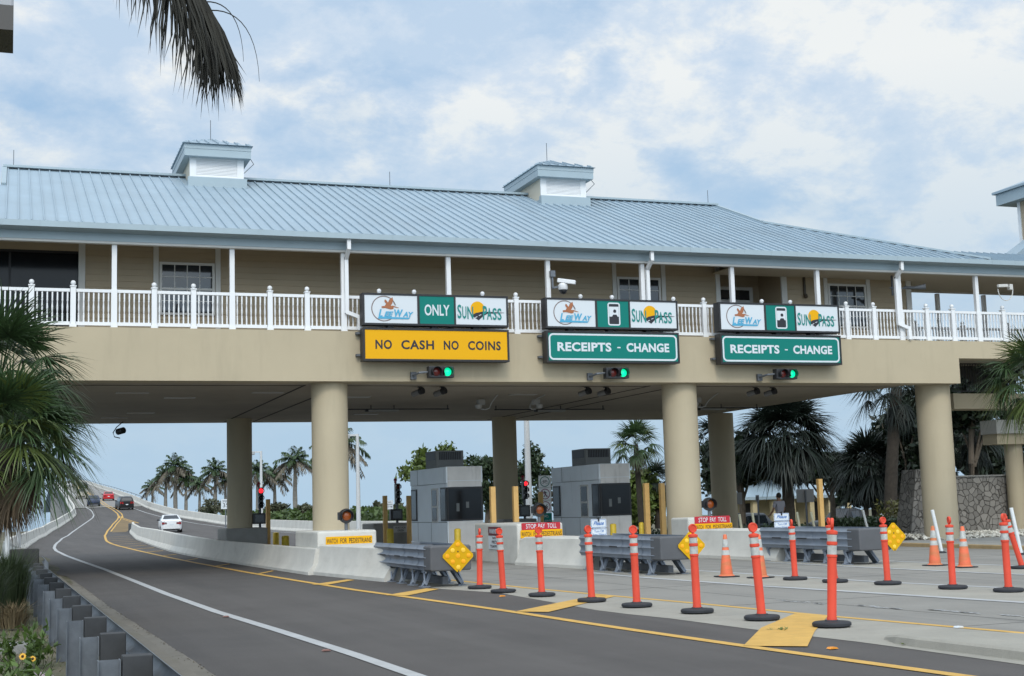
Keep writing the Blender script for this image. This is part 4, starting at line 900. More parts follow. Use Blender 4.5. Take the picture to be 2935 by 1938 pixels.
q.tube([(c.x - .24, 52.2, .15), (c.x - .24, 52.2, c.z), (c.x + .24, 52.2, c.z), (c.x + .24, 52.2, .15)], .035, 8); tag(q.build('hoop_barrier', white, smooth=True), 'small white hoop in front of the left rear block', 'hoop')

# ------------------------------------------------------------------ toll booths
booth_m = mat('pale blue grey booth panel', (.78, .83, .87), .45, var=.04, vscale=1.4, stain=((.20, .17, .13), (3, 3, .35), .62, .8, .5)); booth_f = mat('warm grey booth front', (.66, .64, .61), .6, var=.08, vscale=2, stain=((.13, .12, .10), (4, 4, .5), .55, .8, .6))
def booth(x0, y0, w, l, label):
    t = thing('toll_booth', (x0 + w / 2, y0 + l / 2, .15), label, 'toll booth', 'toll booths under the deck'); x1, y1 = x0 + w, y0 + l
    q = MB(); q.box(x0, x1, y0, y1, .15, 2.33); q.box(x0 - .02, x1 + .02, y0 - .02, y1 + .02, 2.335, 2.86); b_ = q.build('body', booth_m, t, bevel=.015)
    for a_ in ((x0 + .04, x1 - .0, y0 - .012, y0 - .003, .15, 1.14), (x0 + .03, x1 - .03, y0 - .032, y0 - .023, 2.42, 2.85), (x0 + .03, x1 - .03, y0 - .032, y0 - .023, 2.22, 2.405)): q = MB(); q.box(*a_); q.build('front_panel', booth_f, t)
    q = MB(); q.box(x0 - .012, x1 + .012, y0 - .03, y0 - .004, 1.15, 2.21); q.box(x0 - .026, x0 - .003, y0 - .03, y0 + .62, 1.15, 2.21); wf = q.build('window', black, t)
    q = MB(); q.box(x0 + .05, x1 - .05, y0 - .036, y0 - .031, 1.2, 2.16); q.box(x0 - .032, x0 - .027, y0 + .08, y0 + .55, 1.2, 2.16); q.build('pane', tint, wf)
    q = MB(); q.box(x0 + .3, x0 + .4, y0 - .040, y0 - .037, 1.45, 1.7); q.box(x0 + .62, x0 + .72, y0 - .040, y0 - .037, 1.55, 1.74); q.build('notice', mat('paper notice', (.14, .15, .15), .7), wf)
    q = MB(); q.box(x0 - .03, x0 - .003, y0 + .95, y0 + 1.6, 1.1, 2.2); f = q.build('sliding_window', trimw, t)
    q = MB(); q.box(x0 - .036, x0 - .031, y0 + 1.02, y0 + 1.53, 1.65, 2.14); q.box(x0 - .036, x0 - .031, y0 + 1.02, y0 + 1.53, 1.16, 1.58); q.build('pane', tint, f)
    q = MB(); q.box(x0 - .026, x0 - .003, y1 - .75, y1 - .08, 1.15, 2.21); f = q.build('window', black, t); q = MB(); q.box(x0 - .033, x0 - .027, y1 - .68, y1 - .15, 1.2, 2.16); q.build('pane', tint, f)
    q = MB()
    for y in (y0 + .03, y0 + 1.75, y1 - .8): q.box(x0 - .005, x0 - .001, y, y + .014, .15, 1.1)
    q.box(x0 - .005, x0 - .001, y0, y1, 1.10, 1.115); q.box(x0 - .026, x0 - .021, y0 + 3.2, y0 + 3.215, 2.34, 2.85)
    q.build('panel_joint', mat('panel joint', (.08, .09, .1), .8), t)
    ac = thing('air_conditioner', (x0 + .5, y0 + 1.8, 2.86), label.replace('toll booth', 'booth').split(',')[0] + ' roof air conditioner, grey with dark grilles', 'air conditioner')
    a0, a1, c0_, c1_ = x0 + .04, x0 + .98, y0 + 1.2, y0 + 2.4
    q = MB(); q.box(a0, a1, c0_, c1_, 2.86, 3.42); q.build('casing', mat('grey air conditioner casing', (.16, .165, .16), .6, var=.1, vscale=4), ac, bevel=.015)
    q = MB(); q.box(a0 + .1, a1 - .08, c0_ - .006, c0_ - .001, 3.12, 3.38); q.box(a0 - .006, a0 - .001, c0_ + .1, c1_ - .1, 3.12, 3.38); gq = q.build('grille', black, ac)
    q = MB()
    for i in range(12): x = a0 + .14 + i * (a1 - a0 - .26) / 11; q.box(x - .006, x + .006, c0_ - .014, c0_ - .007, 3.12, 3.38)
    q.build('bar', galv_dk, gq)
    return t
booth(12.93, 41.35, 1.18, 4.1, 'nearer toll booth, pale blue grey with big dark window, left of the middle rear column')
booth(18.2, 41.35, 1.1, 4.2, 'further toll booth, streaked pale blue grey, beside the bicycle sign stack')

# ------------------------------------------------------------------ signals on poles
def pole_signal(px, top, bot, boxt, boxb, Y, z0, lit, lb):
    tp = at(px, top, Y); bt = at(px, bot, Y); x = tp.x; t = thing('traffic_light', (x, Y, z0), lb, 'traffic light', 'signals on poles behind the booths')
    h = tp.z - bt.z; bt_, bb_ = at(px, boxt, Y).z, at(px, boxb, Y).z
    q = MB(); q.box(x - .02, x + .16, Y - .1, Y + .12, bt.z, tp.z - .16); q.build('housing', blackp, t, bevel=.02)
    hh = (tp.z - .16 - bt.z) / 3
    for i in range(3):
        z = bt.z + hh * (i + .5); m = red_on if (i == 2 and lit) else (red_off if i == 2 else dark_off); c = (x + .07, Y - .101, z)
        lens(c, .085, m, t); hood(c, .1, .14, t)
    q = MB(); q.lathe((x + .0, Y, tp.z - .16), [(.03, 0), (.05, .02), (.05, .1), (.07, .11), (.07, .15), (.04, .2)], 10); q.build('beacon', mat('red beacon', (.25, .01, .015), .3), t, smooth=True, angle=30)
    q = MB(); q.tube([(x + .05, Y + .02, z0), (x + .05, Y + .02, bt.z)], .05, 10); q.build('pole', galv_dk, t, smooth=True)
    q = MB(); q.box(x - .24, x + .24, Y - .12, Y + .12, bb_, bt_); bx_ = q.build('display_box', blackp, t, bevel=.02)
    q = MB(); q.box(x - .15, x + .17, Y - .126, Y - .121, bb_ + .07, bt_ - .07); q.build('screen', mat('dark display screen', (.03, .033, .035), .15), bx_)
pole_signal(741, 1385, 1457, 1471, 1502, 51, 1.05, True, 'signal on a pole showing red beside the left rear column')
pole_signal(1133, 1374, 1444, 1459, 1491, 50.9, 1.05, False, 'unlit signal on a pole left of the nearer toll booth')
pole_signal(1498, 1366, 1431, 1448, 1481, 50.9, 1.05, True, 'signal on a pole showing red left of the bicycle sign stack')
def flasher(px, cy, Y, z0, lb, r=.155):
    c = at(px, cy, Y); t = thing('warning_light', (c.x, Y, z0), lb, 'warning light', 'amber flashing lamps on blocks')
    q = MB(); q.lathe((c.x, Y + .12, c.z), [(.06, -.02), (r + .03, .0), (r + .04, .1), (r + .03, .14), (r, .141)], 20, '-y'); q.box(c.x - r - .06, c.x - r + .02, Y - .02, Y + .1, c.z - .1, c.z + .1); q.build('housing', blackp, t, smooth=True, angle=30)
    lens((c.x, Y - .02, c.z), r * .78, amber_off, t); hood((c.x, Y - .02, c.z), r, .14, t)
    q = MB(); q.tube([(c.x, Y + .05, z0), (c.x, Y + .05, c.z - r)], .045, 10); q.build('pole', galv_dk, t, smooth=True)
flasher(993, 1479, 34.95, 1.07, 'amber warning lamp on the white block under the left front column'); flasher(1546, 1461, 35.4, 1.09, 'amber warning lamp on the block beside the bicycle sign stack'); flasher(2034, 1445, 35.3, 1.09, 'amber warning lamp on the block right of the middle front column')

# ------------------------------------------------------------------ plates with writing
ink2 = mat('black lettering', (.012, .012, .014), .5); red_s = mat('red sign sheeting', (.42, .012, .025), .45); maroon = mat('dark red sign sheeting', (.12, .015, .02), .5); blue_ink = mat('blue lettering', (.02, .12, .38), .5)
def plate(l, r_, t_, b_, Y, m, lb, writes, ink, name='sign', cat='sign', border=None, rad=.02):
    """flat plate between photo columns l, r and rows t, b on the plane Y; writes = [(text, x0, x1, z0, z1, shear)] in 0..1"""
    p = at(l, (t_ + b_) / 2, Y); q_ = at(r_, (t_ + b_) / 2, Y); mx_ = (l + r_) / 2; x0, x1 = p.x, q_.x; z1, z0 = at(mx_, t_, Y).z, at(mx_, b_, Y).z
    th = thing(name, ((x0 + x1) / 2, Y, z0), lb, cat); q = MB(); q.prism(rrect(x0, x1, z0, z1, rad), Y, Y + .012); q.build('plate', m, th)
    q = MB(); w, h = x1 - x0, z1 - z0
    for wr in writes:
        s, a, c, d, e = wr[:5]; put_text(q, s, x0 + w * a, x0 + w * c, z0 + h * d, z0 + h * e, Y - .004, wr[5] if len(wr) > 5 else 0, .006)
    if border: frame2d(q, x0 + .012, x1 - .012, z0 + .012, z1 - .012, rad, border, Y - .003)
    if q.v: q.build('lettering', ink, th)
    return th, x0, x1, z0, z1
WFP = [('WATCH', .02, .25, .2, .78), ('FOR', .31, .45, .2, .78), ('PEDESTRIANS', .50, .98, .2, .78)]
plate(934, 1067, 1537, 1561, 34.585, yellow_s, 'yellow WATCH FOR PEDESTRIANS plate on the block under the left column, without a red plate', WFP, ink2)
SPT = [('STOP', .11, .37, .2, .84), ('PAY', .43, .60, .2, .84), ('TOLL', .66, .90, .2, .84)]
plate(1495, 1606, 1498, 1518, 34.585, red_s, 'red STOP PAY TOLL plate on the block beside the nearer booth', SPT, white_s); plate(1492, 1612, 1518, 1541, 34.585, yellow_s, 'yellow WATCH FOR PEDESTRIANS plate half covered by an orange post top, nearer block', WFP, ink2)
plate(1991, 2092, 1479.5, 1500, 34.585, red_s, 'red STOP PAY TOLL plate right of the middle front column', SPT, white_s); plate(1988, 2099, 1500, 1519, 34.585, yellow_s, 'yellow WATCH FOR PEDESTRIANS plate right of the middle front column', WFP, ink2)
plate(1128, 1167, 1507, 1526, 49.96, mat('grey white plate', (.42, .42, .41), .5), 'small pale WAIT FOR GREEN plate on the shaded block', [('WAIT FOR', .12, .9, .55, .85), ('GREEN', .28, .76, .15, .45)], ink2)
def wipers(l, r_, t_, m_, b_, Y, lb):
    th, x0, x1, z0, z1 = plate(l, r_, m_ + .8, b_, Y, white_s, lb, [('Turn Off', .2, .82, .55, .82), ('Your Wipers', .1, .92, .18, .44)], blue_ink, border=.008)
    p = at((l + r_) / 2, t_, Y).z; q = MB(); q.prism(rrect(x0, x1, z1 + .015, p, .02), Y, Y + .012); o = q.build('plate', white_s, th)
    q = MB(); w = x1 - x0; put_text(q, 'Please', x0 + w * .16, x0 + w * .84, z1 + .08, z1 + (p - z1) * .78, Y - .004, .45, .02); frame2d(q, x0 + .012, x1 - .012, z1 + .027, p - .012, .02, .008, Y - .003); q.build('lettering', blue_ink, o)
    q = MB(); q.box((x0 + x1) / 2 - .03, (x0 + x1) / 2 + .03, Y + .012, Y + .05, .5, p + .03); q.box((x0 + x1) / 2 - .02, (x0 + x1) / 2 + .02, Y - .012, Y + .012, p - .06, p + .04)
    for s in (x0, x1): q.box(s - .02, s + .06 if s == x0 else s + .02, Y - .006, Y + .03, z1, z1 + .014)
    q.build('post', black, th)
wipers(1694.5, 1739, 1488, 1514, 1540, 31.2, 'white Please turn off your wipers sign in front of the further booth'); wipers(2220, 2263, 1471, 1494, 1519, 31.2, 'white Please turn off your wipers sign in front of the person')
# warning plate on the left side of the middle block, facing the lane
t = thing('sign', (12.75, 37, .9), 'small WARNING plate with dark red top on the side of the middle block', 'sign')
def side_plate(y0, y1, z0, z1, m, x=12.755):
    q = MB(); q.box(x - .012, x, y0, y1, z0, z1); return q.build('plate', m, t)
pa = side_plate(35.9, 36.9, .38, .75, white_s); pb = side_plate(35.9, 36.9, .76, 1.0, maroon)
def side_text(s, y0, y1, z0, z1, m, par):
    v_, f_, _ = text2d(s, 0, .02); q = MB(); q.add([(12.739, y1 - a * (y1 - y0), z0 + c * (z1 - z0)) for a, c in v_], f_); q.build('lettering', m, par)
side_text('WARNING', 36.0, 36.8, .81, .95, white_s, pb); side_text('NO', 36.25, 36.55, .66, .73, ink2, pa); side_text('PED', 36.2, 36.6, .54, .62, ink2, pa); side_text('TRAFFIC', 36.05, 36.75, .42, .5, ink2, pa)
# stack of bicycle and prohibition signs
Y = 55.; t = thing('sign_stack', (at(1563, 1400, Y).x, Y, .15), 'stack of bicycle and prohibition signs on one post left of the further booth', 'sign')
x0, x1 = at(1545, 1420, Y).x, at(1580, 1420, Y).x; zt = at(1562, 1363, Y).z; cx = (x0 + x1) / 2; w = x1 - x0
q = MB(); q.box(cx - .03, cx + .03, Y + .012, Y + .07, .15, zt - .02); q.build('post', galv, t)
pr = mat('purple red sign ink', (.25, .02, .09), .45)
def bike(q, cx, cz, s, y):
    ring(q, cx - s * .55, cz - s * .2, s * .33, s * .40, y, 16); ring(q, cx + s * .55, cz - s * .2, s * .33, s * .40, y, 16)
    for a, c in (((-.55, -.2), (-.25, .3)), ((-.25, .3), (.4, .3)), ((.4, .3), (-.05, -.2)), ((-.05, -.2), (-.55, -.2)), ((-.05, -.2), (-.3, .4)), ((.55, -.2), (.35, .45))):
        q.obox((cx + a[0] * s, y, cz + a[1] * s), (cx + c[0] * s, y, cz + c[1] * s), .012, .002, (0, 1, 0))
zz_ = zt
for i, h in enumerate((.535, .535, .535)):
    z1, z0 = zz_, zz_ - h + .012; q = MB(); q.prism(rrect(x0, x1, z0, z1, .02), Y, Y + .01); p = q.build('plate', mat('bright white sheeting', (.86, .87, .88), .5), t); cz = (z0 + z1) / 2; q = MB()
    if i == 0:
        ring(q, cx, cz, .195, .225, Y - .003, 28); q.build('ring', green_s, p); q = MB(); bike(q, cx, cz, .165, Y - .004); q.build('bicycle_symbol', ink2, p)
    else:
        ring(q, cx, cz, .195, .225, Y - .003, 28); q.obox((cx - .14, Y - .004, cz + .14), (cx + .14, Y - .004, cz - .14), .025, .002, (0, 1, 0)); q.build('prohibition_ring', pr, p); q = MB()
        if i == 1:
            disc(q, cx - .02, cz + .12, .025, Y - .003, 10)
            for a, c, ww in (((-.01, .1), (.01, -.02), .06), ((0, -.02), (-.06, -.13), .03), ((.02, -.02), (.06, -.13), .03), ((0, .08), (-.08, .02), .022), ((.02, .08), (.09, .04), .022)): q.obox((cx + a[0], Y - .0025, cz + a[1]), (cx + c[0], Y - .0025, cz + c[1]), ww, .001, (0, 1, 0))
            q.build('walker_symbol', ink2, p)
        else:
            flat(q, [(cx - .1, cz - .05), (cx + .02, cz - .09), (cx + .1, cz - .03), (cx + .11, cz + .02), (cx + .03, cz - .01), (cx - .04, cz - .02)], Y - .0025); q.obox((cx + .02, Y - .0025, cz + .0), (cx + .08, Y - .0025, cz + .1), .025, .001, (0, 1, 0)); q.build('animal_symbol', ink2, p)
    zz_ -= h
q = MB(); z1, z0 = zz_, zz_ - .40; q.prism(rrect(x0, x1, z0, z1, .02), Y, Y + .01); p = q.build('plate', green_s, t); q = MB(); bike(q, cx, z1 - .13, .13, Y - .004); put_text(q, 'BIKE ROUTE', x0 + .04, x1 - .04, z0 + .04, z0 + .1, Y - .003); q.build('lettering', white_s, p)
q = MB(); z1 = z0 - .01; z0 = z1 - .19; q.prism(rrect(x0 + .08, x1 - .08, z0, z1, .02), Y, Y + .01); p = q.build('plate', green_s, t); q = MB(); cz = (z0 + z1) / 2; flat(q, [(cx - .1, cz), (cx - .04, cz + .05), (cx - .04, cz + .02), (cx + .1, cz + .02), (cx + .1, cz - .02), (cx - .04, cz - .02), (cx - .04, cz - .05)], Y - .003); q.build('arrow', white_s, p)
# sign backs and a small far plate
def sign_back(l, r_, t_, b_, Y, z0, lb):
    a = at(l, (t_ + b_) / 2, Y); c = at(r_, (t_ + b_) / 2, Y); z1 = at((l + r_) / 2, t_, Y).z; zb_ = at((l + r_) / 2, b_, Y).z; xm = (a.x + c.x) / 2
    th = thing('sign', (xm, Y, z0), lb, 'sign'); q = MB(); q.prism(rrect(a.x, c.x, zb_, z1, .03), Y, Y + .01); q.build('plate', mat('grey sign back', (.22, .22, .22), .5, metal=.3), th)
    q = MB(); q.box(xm - .03, xm + .03, Y - .06, Y - .001, z0, z1 - .05); q.build('post', galv_dk, th)
sign_back(2092, 2127, 1412, 1446, 50, -.05, 'grey sign seen from behind, left of the person, beside the red stop plate'); sign_back(2283, 2333, 1402, 1440, 50, -.05, 'grey sign seen from behind, left of the lone ochre post')
sign_back(2166, 2176, 1419, 1438, 52, -.1, 'narrow grey sign edge on a post before the small building')
plate(1107, 1127, 1434, 1460, 75, white_s, 'small white lettered plate far behind the shaded ochre posts', [('NO', .3, .7, .7, .85), ('PARKING', .1, .9, .45, .6), ('ANY TIME', .1, .9, .2, .35)], ink2)
a = at(421, 1406, 205); t = thing('sign', (a.x, 205, 3), 'white sign on a blue grey post beside the ramp, left of the royal palms', 'sign')
q = MB(); q.prism(rrect(a.x - .28, a.x + .28, a.z - .3, a.z + .35, .04), 205, 205.03); q.build('plate', trimw, t); q = MB(); q.tube([(a.x, 205.06, a.z - 3.2), (a.x, 205.06, a.z + .3)], .09, 8); q.build('post', galv, t)
a = at(647, 1444, 120); t = thing('sign', (a.x, 120, 0), 'white speed limit sign half hidden behind the left rear column', 'sign'); q = MB(); q.prism(rrect(a.x - .4, a.x + .4, a.z - .45, a.z + .4, .05), 120, 120.03); p = q.build('plate', white_s, t); q = MB(); put_text(q, '35', a.x - .25, a.x + .25, a.z - .3, a.z + .05, 119.99); put_text(q, 'SPEED', a.x - .28, a.x + .28, a.z + .12, a.z + .3, 119.99); q.build('lettering', ink2, p); q = MB(); q.tube([(a.x, 120.06, 0), (a.x, 120.06, a.z)], .05, 8); q.build('post', galv, t)
# ------------------------------------------------------------------ lamp posts
lamp_m = mat('pale grey lamp metal', (.55, .56, .56), .45, metal=.2)
def lamp(px, top, Y, lb, arm=-1, r=.11, head=True, z0=-.1, over=0):
    c = at(px, top, Y); z = c.z + over; t = thing('street_lamp', (c.x, Y, z0), lb, 'street lamp', 'pale lamp posts')
    q = MB(); q.tube([(c.x, Y, z0), (c.x, Y, z0 + .5), (c.x, Y, z)], [r * 1.2, r, r * .7], 10); q.build('pole', lamp_m, t, smooth=True)
    if head:
        q = MB(); q.box(*sorted((c.x, c.x + arm * 1.2)), Y - .04, Y + .04, z - .12, z - .02); q.build('arm', lamp_m, t); q = MB(); q.box(*sorted((c.x + arm * .5, c.x + arm * 1.35)), Y - .25, Y + .25, z - .28, z - .02); q.build('lamp_head', mat('grey lamp head', (.35, .36, .37), .5), t, bevel=.04)
lamp(1024, 1244, 78, 'tall pale lamp post with square head right of the left front column', r=.14); lamp(748, 1293, 105, 'tall pale lamp post with square head behind the left rear column', r=.13); lamp(1509, 1207, 62, 'tall pale post right of the middle rear column, its top above the deck', over=3, r=.17)
lamp(22, 1440, 30, 'slim grey pole at the left edge among the palm fronds', r=.055, head=False, z0=.0, over=.6)
lamp(55, 1400, 62, 'pale pole behind the left concrete barrier', r=.1, head=False, z0=-1.5, over=1)
# the lamp head that juts in at the upper left corner (its pole stands outside the picture)
a = at(17, 50, 9.0); t = thing('street_lamp', (a.x - 1.6, 9.0, 0), 'grey box lamp head jutting in at the top left corner', 'street lamp')
q = MB(); q.box(a.x - .8, a.x + .045, 8.78, 9.22, a.z - .115, a.z + .105); h = q.build('lamp_head', mat('light grey lamp casing', (.33, .34, .36), .5), t, bevel=.015)
q = MB(); q.box(a.x - .78, a.x + .046, 8.77, 9.23, a.z - .16, a.z + .0); q.build('lamp_lens', mat('dark brown lamp glass', (.05, .045, .04), .25), h)
q = MB(); q.tube([(a.x - 1.6, 9, 0), (a.x - 1.6, 9, a.z)], .08, 10); q.obox((a.x - 1.6, 9, a.z), (a.x - .8, 9, a.z), .08, .08); q.build('pole', lamp_m, t)

# ------------------------------------------------------------------ vehicles
def paint(name, c): return mat(name, c, .35, coat=.35 if max(c) > .2 else .1, spec=.35)
def car(name, loc, heading, L_, W_, H_, colour, label, kind='sedan', head_on=False, group='cars on the ramp', brake=False):
    """car built along +Y (front), then turned"""
    t = thing(name, (0, 0, 0), label, 'car', group)
    hw = W_ / 2; zb = .22
    if kind == 'sedan': st = [(0, .62, .66, .80), (.03, .86, .70, .90), (.10, .94, .73, .92), (.19, .97, .75, .90), (.33, .99, .985, .70), (.45, 1, 1, .72), (.58, 1, .97, .72), (.72, .99, .70, .86), (.86, .96, .64, .88), (.96, .88, .55, .85), (1, .7, .45, .8)]
    elif kind == 'suv': st = [(0, .80, .62, .86), (.02, .92, .66, .84), (.05, .97, .92, .74), (.12, .99, .985, .74), (.35, 1, 1, .76), (.55, 1, .98, .76), (.68, .99, .70, .90), (.86, .97, .66, .9), (.96, .9, .58, .86), (1, .78, .45, .8)]
    else: st = [(0, .92, .60, .95), (.01, .96, .61, .95), (.39, .98, .61, .95), (.40, .99, .95, .76), (.46, 1, 1, .78), (.58, 1, .98, .78), (.68, .99, .66, .92), (.88, .97, .62, .9), (.97, .9, .55, .86), (1, .8, .42, .82)]
    belt = {'sedan': .64, 'suv': .60, 'truck': .60}[kind] * H_
    def sec(s):
        y = (s[0] - .5) * L_; w = hw * s[1]; zt = s[2] * H_; cw = hw * s[3]; zbel = min(belt, zt - .03)
        h = [(0, zb), (w * .9, zb), (w, zb + .10), (w, zb + .3), (w * .98, zbel), (cw, zt - .035), (cw * .9, zt), (0, zt + .02)]
        return [(x, y, z) for x, z in h] + [(-x, y, z) for x, z in reversed(h[1:-1])]
    q = MB(); q.loft([sec(s) for s in st]); q.build('body', paint(colour[0], colour[1]), t, smooth=True, angle=50)
    gl = mat('car glass', (.02, .025, .03), .05, spec=.9); S4 = [sec(s) for s in st]
    cab = {'sedan': (3, 4, 6, 7), 'suv': (2, 3, 5, 6), 'truck': (3, 4, 5, 6)}[kind]
    if kind == 'suv': cab = (1, 2, 5, 6)
    def lerp(a, b2, f): return Vector(a) + (Vector(b2) - Vector(a)) * f
    q = MB()
    for a, c, sg in ((cab[0], cab[1], -1), (cab[3], cab[2], 1)):   # rear window and windscreen
        A5, A9, B5, B9 = S4[a][6], S4[a][8], S4[c][6], S4[c][8]
        P = [lerp(lerp(A5, B5, f), lerp(A9, B9, f), g_) + Vector((0, sg * .02, .02)) for f, g_ in ((.08, .04), (.08, .96), (.90, .93), (.90, .07))]; q.add(P, [(0, 1, 2, 3)])
    q.build('windscreen', gl, t, fixn=False)
    for s in (1, -1):
        q = MB(); I4, I5 = (4, 5) if s == 1 else (10, 9); i0, i1 = cab[1], cab[2]
        for i in range(i0, i1):
            P = [lerp(S4[j][I4], S4[j][I5], f) + Vector((s * .012, 0, 0)) for j, f in ((i, .12), (i + 1, .12), (i + 1, .85), (i, .85))]; q.add(P, [(0, 1, 2, 3)])
        q.build('side_window', gl, t, fixn=False)
        q = MB(); yb = S4[0][4][1]; zl = belt * .93
        q.box(*sorted((s * hw * .42, s * hw * .86)), -L_ * .5 - .0, -L_ * .5 + .12, zl - .16, zl + (.0 if kind == 'sedan' else .1)); q.build('taillight', mat('red tail lamp', (.22, .01, .012), .2) if not brake else mat('glowing tail lamp', (.5, .03, .03), .2, emit=.35), t)
        q = MB(); q.ball((s * hw * .68, L_ * .5 - .16, zb + .42), .13, 10, 6); q.build('headlight', mat('lit headlight', (1, .82, .5), .2, emit=4.) if head_on else mat('clear headlight', (.5, .52, .54), .1), t, smooth=True)
        q = MB(); q.obox((s * hw * .92, L_ * .17, belt + .06), (s * (hw + .13), L_ * .16, belt + .1), .12, .12); q.build('mirror', blackp, t)
    tyre = mat('black tyre', (.015, .015, .016), .8); rim = mat('alloy rim', (.3, .31, .32), .35, metal=.6)
    for s in (1, -1):
        for y in (-.31, .31):
            q = MB(); q.lathe((s * (hw - .12) - .10, y * L_, .32), [(.2, 0), (.31, .0), (.325, .03), (.325, .18), (.31, .21), (.2, .21)], 20, 'x'); wl = q.build('wheel', tyre, t, smooth=True)
            q = MB(); xo = .115 if s > 0 else -.115; q.lathe((s * (hw - .12) + xo - .004, y * L_, .32), [(.2, 0), (.19, .008)], 14, 'x'); q.build('rim', rim, wl)
    q = MB(); q.box(-.16, .16, -L_ / 2 - .012, -L_ / 2 + .1, zb + .42, zb + .53); q.build('plate', white_s, t)
    q = MB(); q.box(-hw * .75, hw * .75, -L_ / 2 - .01, -L_ / 2 + .2, zb - .02, zb + .12); q.box(-hw * .6, hw * .6, L_ / 2 - .2, L_ / 2 + .01, zb + .05, zb + .25); q.build('bumper_trim', blackp, t)
    t.location = loc; t.rotation_euler = (0, 0, heading)
    return t
UP = lambda y: math.atan2(rz(y + 3) - rz(y - 3), 6)
def on_road(x, y, head, *a, **k):
    c = car(a[0], (x, y, rz(y) + .01), head, *a[1:], **k); s = 1 if abs(head) < 1 else -1
    c.rotation_euler = (UP(y) * s, 0, head); return c
on_road(12.75, 119.5, R(-3), 'car', 4.8, 1.82, 1.47, ('white car paint', (.70, .71, .72)), 'white sedan driving away past the curved barrier')
on_road(14.15, 188, R(4), 'car', 4.8, 1.92, 1.72, ('black car paint', (.015, .016, .018)), 'black sport utility car driving away up the ramp with red tail lamps', kind='suv', brake=True)
on_road(14.9, 231, R(-2), 'car', 4.3, 1.8, 1.42, ('red car paint', (.45, .015, .02)), 'red car driving away up the ramp')
on_road(11.2, 205, R(178), 'car', 4.6, 1.8, 1.5, ('dark blue car paint', (.02, .03, .065)), 'dark blue car coming down the ramp, nearest of the oncoming ones')
on_road(11.5, 247, R(178), 'car', 4.6, 1.85, 1.72, ('beige car paint', (.27, .25, .21)), 'beige sport utility car coming down with bright headlamps', kind='suv', head_on=True)
on_road(16.5, 344, R(-3), 'car', 4.6, 1.95, 1.75, ('dark green car paint', (.03, .04, .04)), 'dark sport utility car near the top of the ramp', kind='suv')
on_road(14.7, 386, R(177), 'car', 4.7, 1.9, 1.7, ('silver car paint', (.30, .31, .32)), 'silver car coming over the top of the ramp, farthest of all', kind='suv')
def lot(px, Y, head, *a, **k):
    c = at(px, 1480, Y); return car(a[0], (c.x, Y, land(c.x, Y) + .01), head, *a[1:], group='cars in the parking lot', **k)
lot(2155, 68, R(-60), 'car', 4.6, 1.85, 1.68, ('blue grey car paint', (.045, .055, .07)), 'dark blue grey car parked behind the pale tubes right of the stop plate', kind='suv')
lot(2085, 80, R(-70), 'car', 4.8, 1.85, 1.6, ('white car paint', (.70, .71, .72)), 'white car parked at the left behind the dark blue grey one')
lot(2425, 72, R(105), 'pickup_truck', 5.4, 1.95, 1.8, ('dark pickup paint', (.02, .022, .026)), 'dark pickup truck parked right of the lone ochre post', kind='truck')
lot(2590, 88, R(-80), 'car', 4.7, 1.85, 1.55, ('white car paint', (.70, .71, .72)), 'white car mostly hidden behind the hedge by the stone wall')
# ------------------------------------------------------------------ plants
NR = np.random.default_rng(11)
pal_g = mat('cabbage palm leaf', (.038, .072, .024), .5, island=.35, var=.2, vscale=1.2, trans=.22)
pal_y = mat('yellow green palm leaf', (.085, .115, .028), .5, island=.3, trans=.22)
pal_d = mat('dead brown palm leaf', (.14, .10, .062), .8, island=.35, trans=.1)
pal_dk = mat('shaded palm leaf', (.010, .018, .012), .55, island=.35, trans=.12)  # palm leaf with the shade of the dense crowns put into its colour
royal_g = mat('royal palm leaf', (.045, .078, .028), .5, island=.3, trans=.2); royal_d = mat('dry royal palm leaf', (.125, .108, .08), .8, island=.3, trans=.1)
bark = mat('grey palm trunk', (.20, .185, .16), .9, var=.25, vscale=3, bump=.02, bscale=9); bark_d = mat('brown palm trunk', (.036, .029, .022), .95, var=.3, vscale=6, bump=.03, bscale=9)
leaf_a = mat('yellow green leaf', (.095, .135, .028), .5, island=.4, trans=.25); leaf_b = mat('dark green leaf', (.028, .050, .020), .5, island=.45, trans=.2); leaf_c = mat('olive scrub leaf', (.075, .082, .045), .6, island=.4, trans=.15); leaf_h = mat('hedge leaf', (.055, .09, .02), .5, island=.4, trans=.2)
leaf_d = mat('shade darkened leaf', (.013, .024, .011), .5, island=.45, trans=.1)  # the shade these trees cast on each other is put into the leaf colour
wood = mat('brown bark', (.10, .08, .06), .95, var=.25, vscale=5, bump=.02, bscale=12)
def unit(v): return v / (np.linalg.norm(v) + 1e-9)
UPV = np.array([0, 0, 1.])
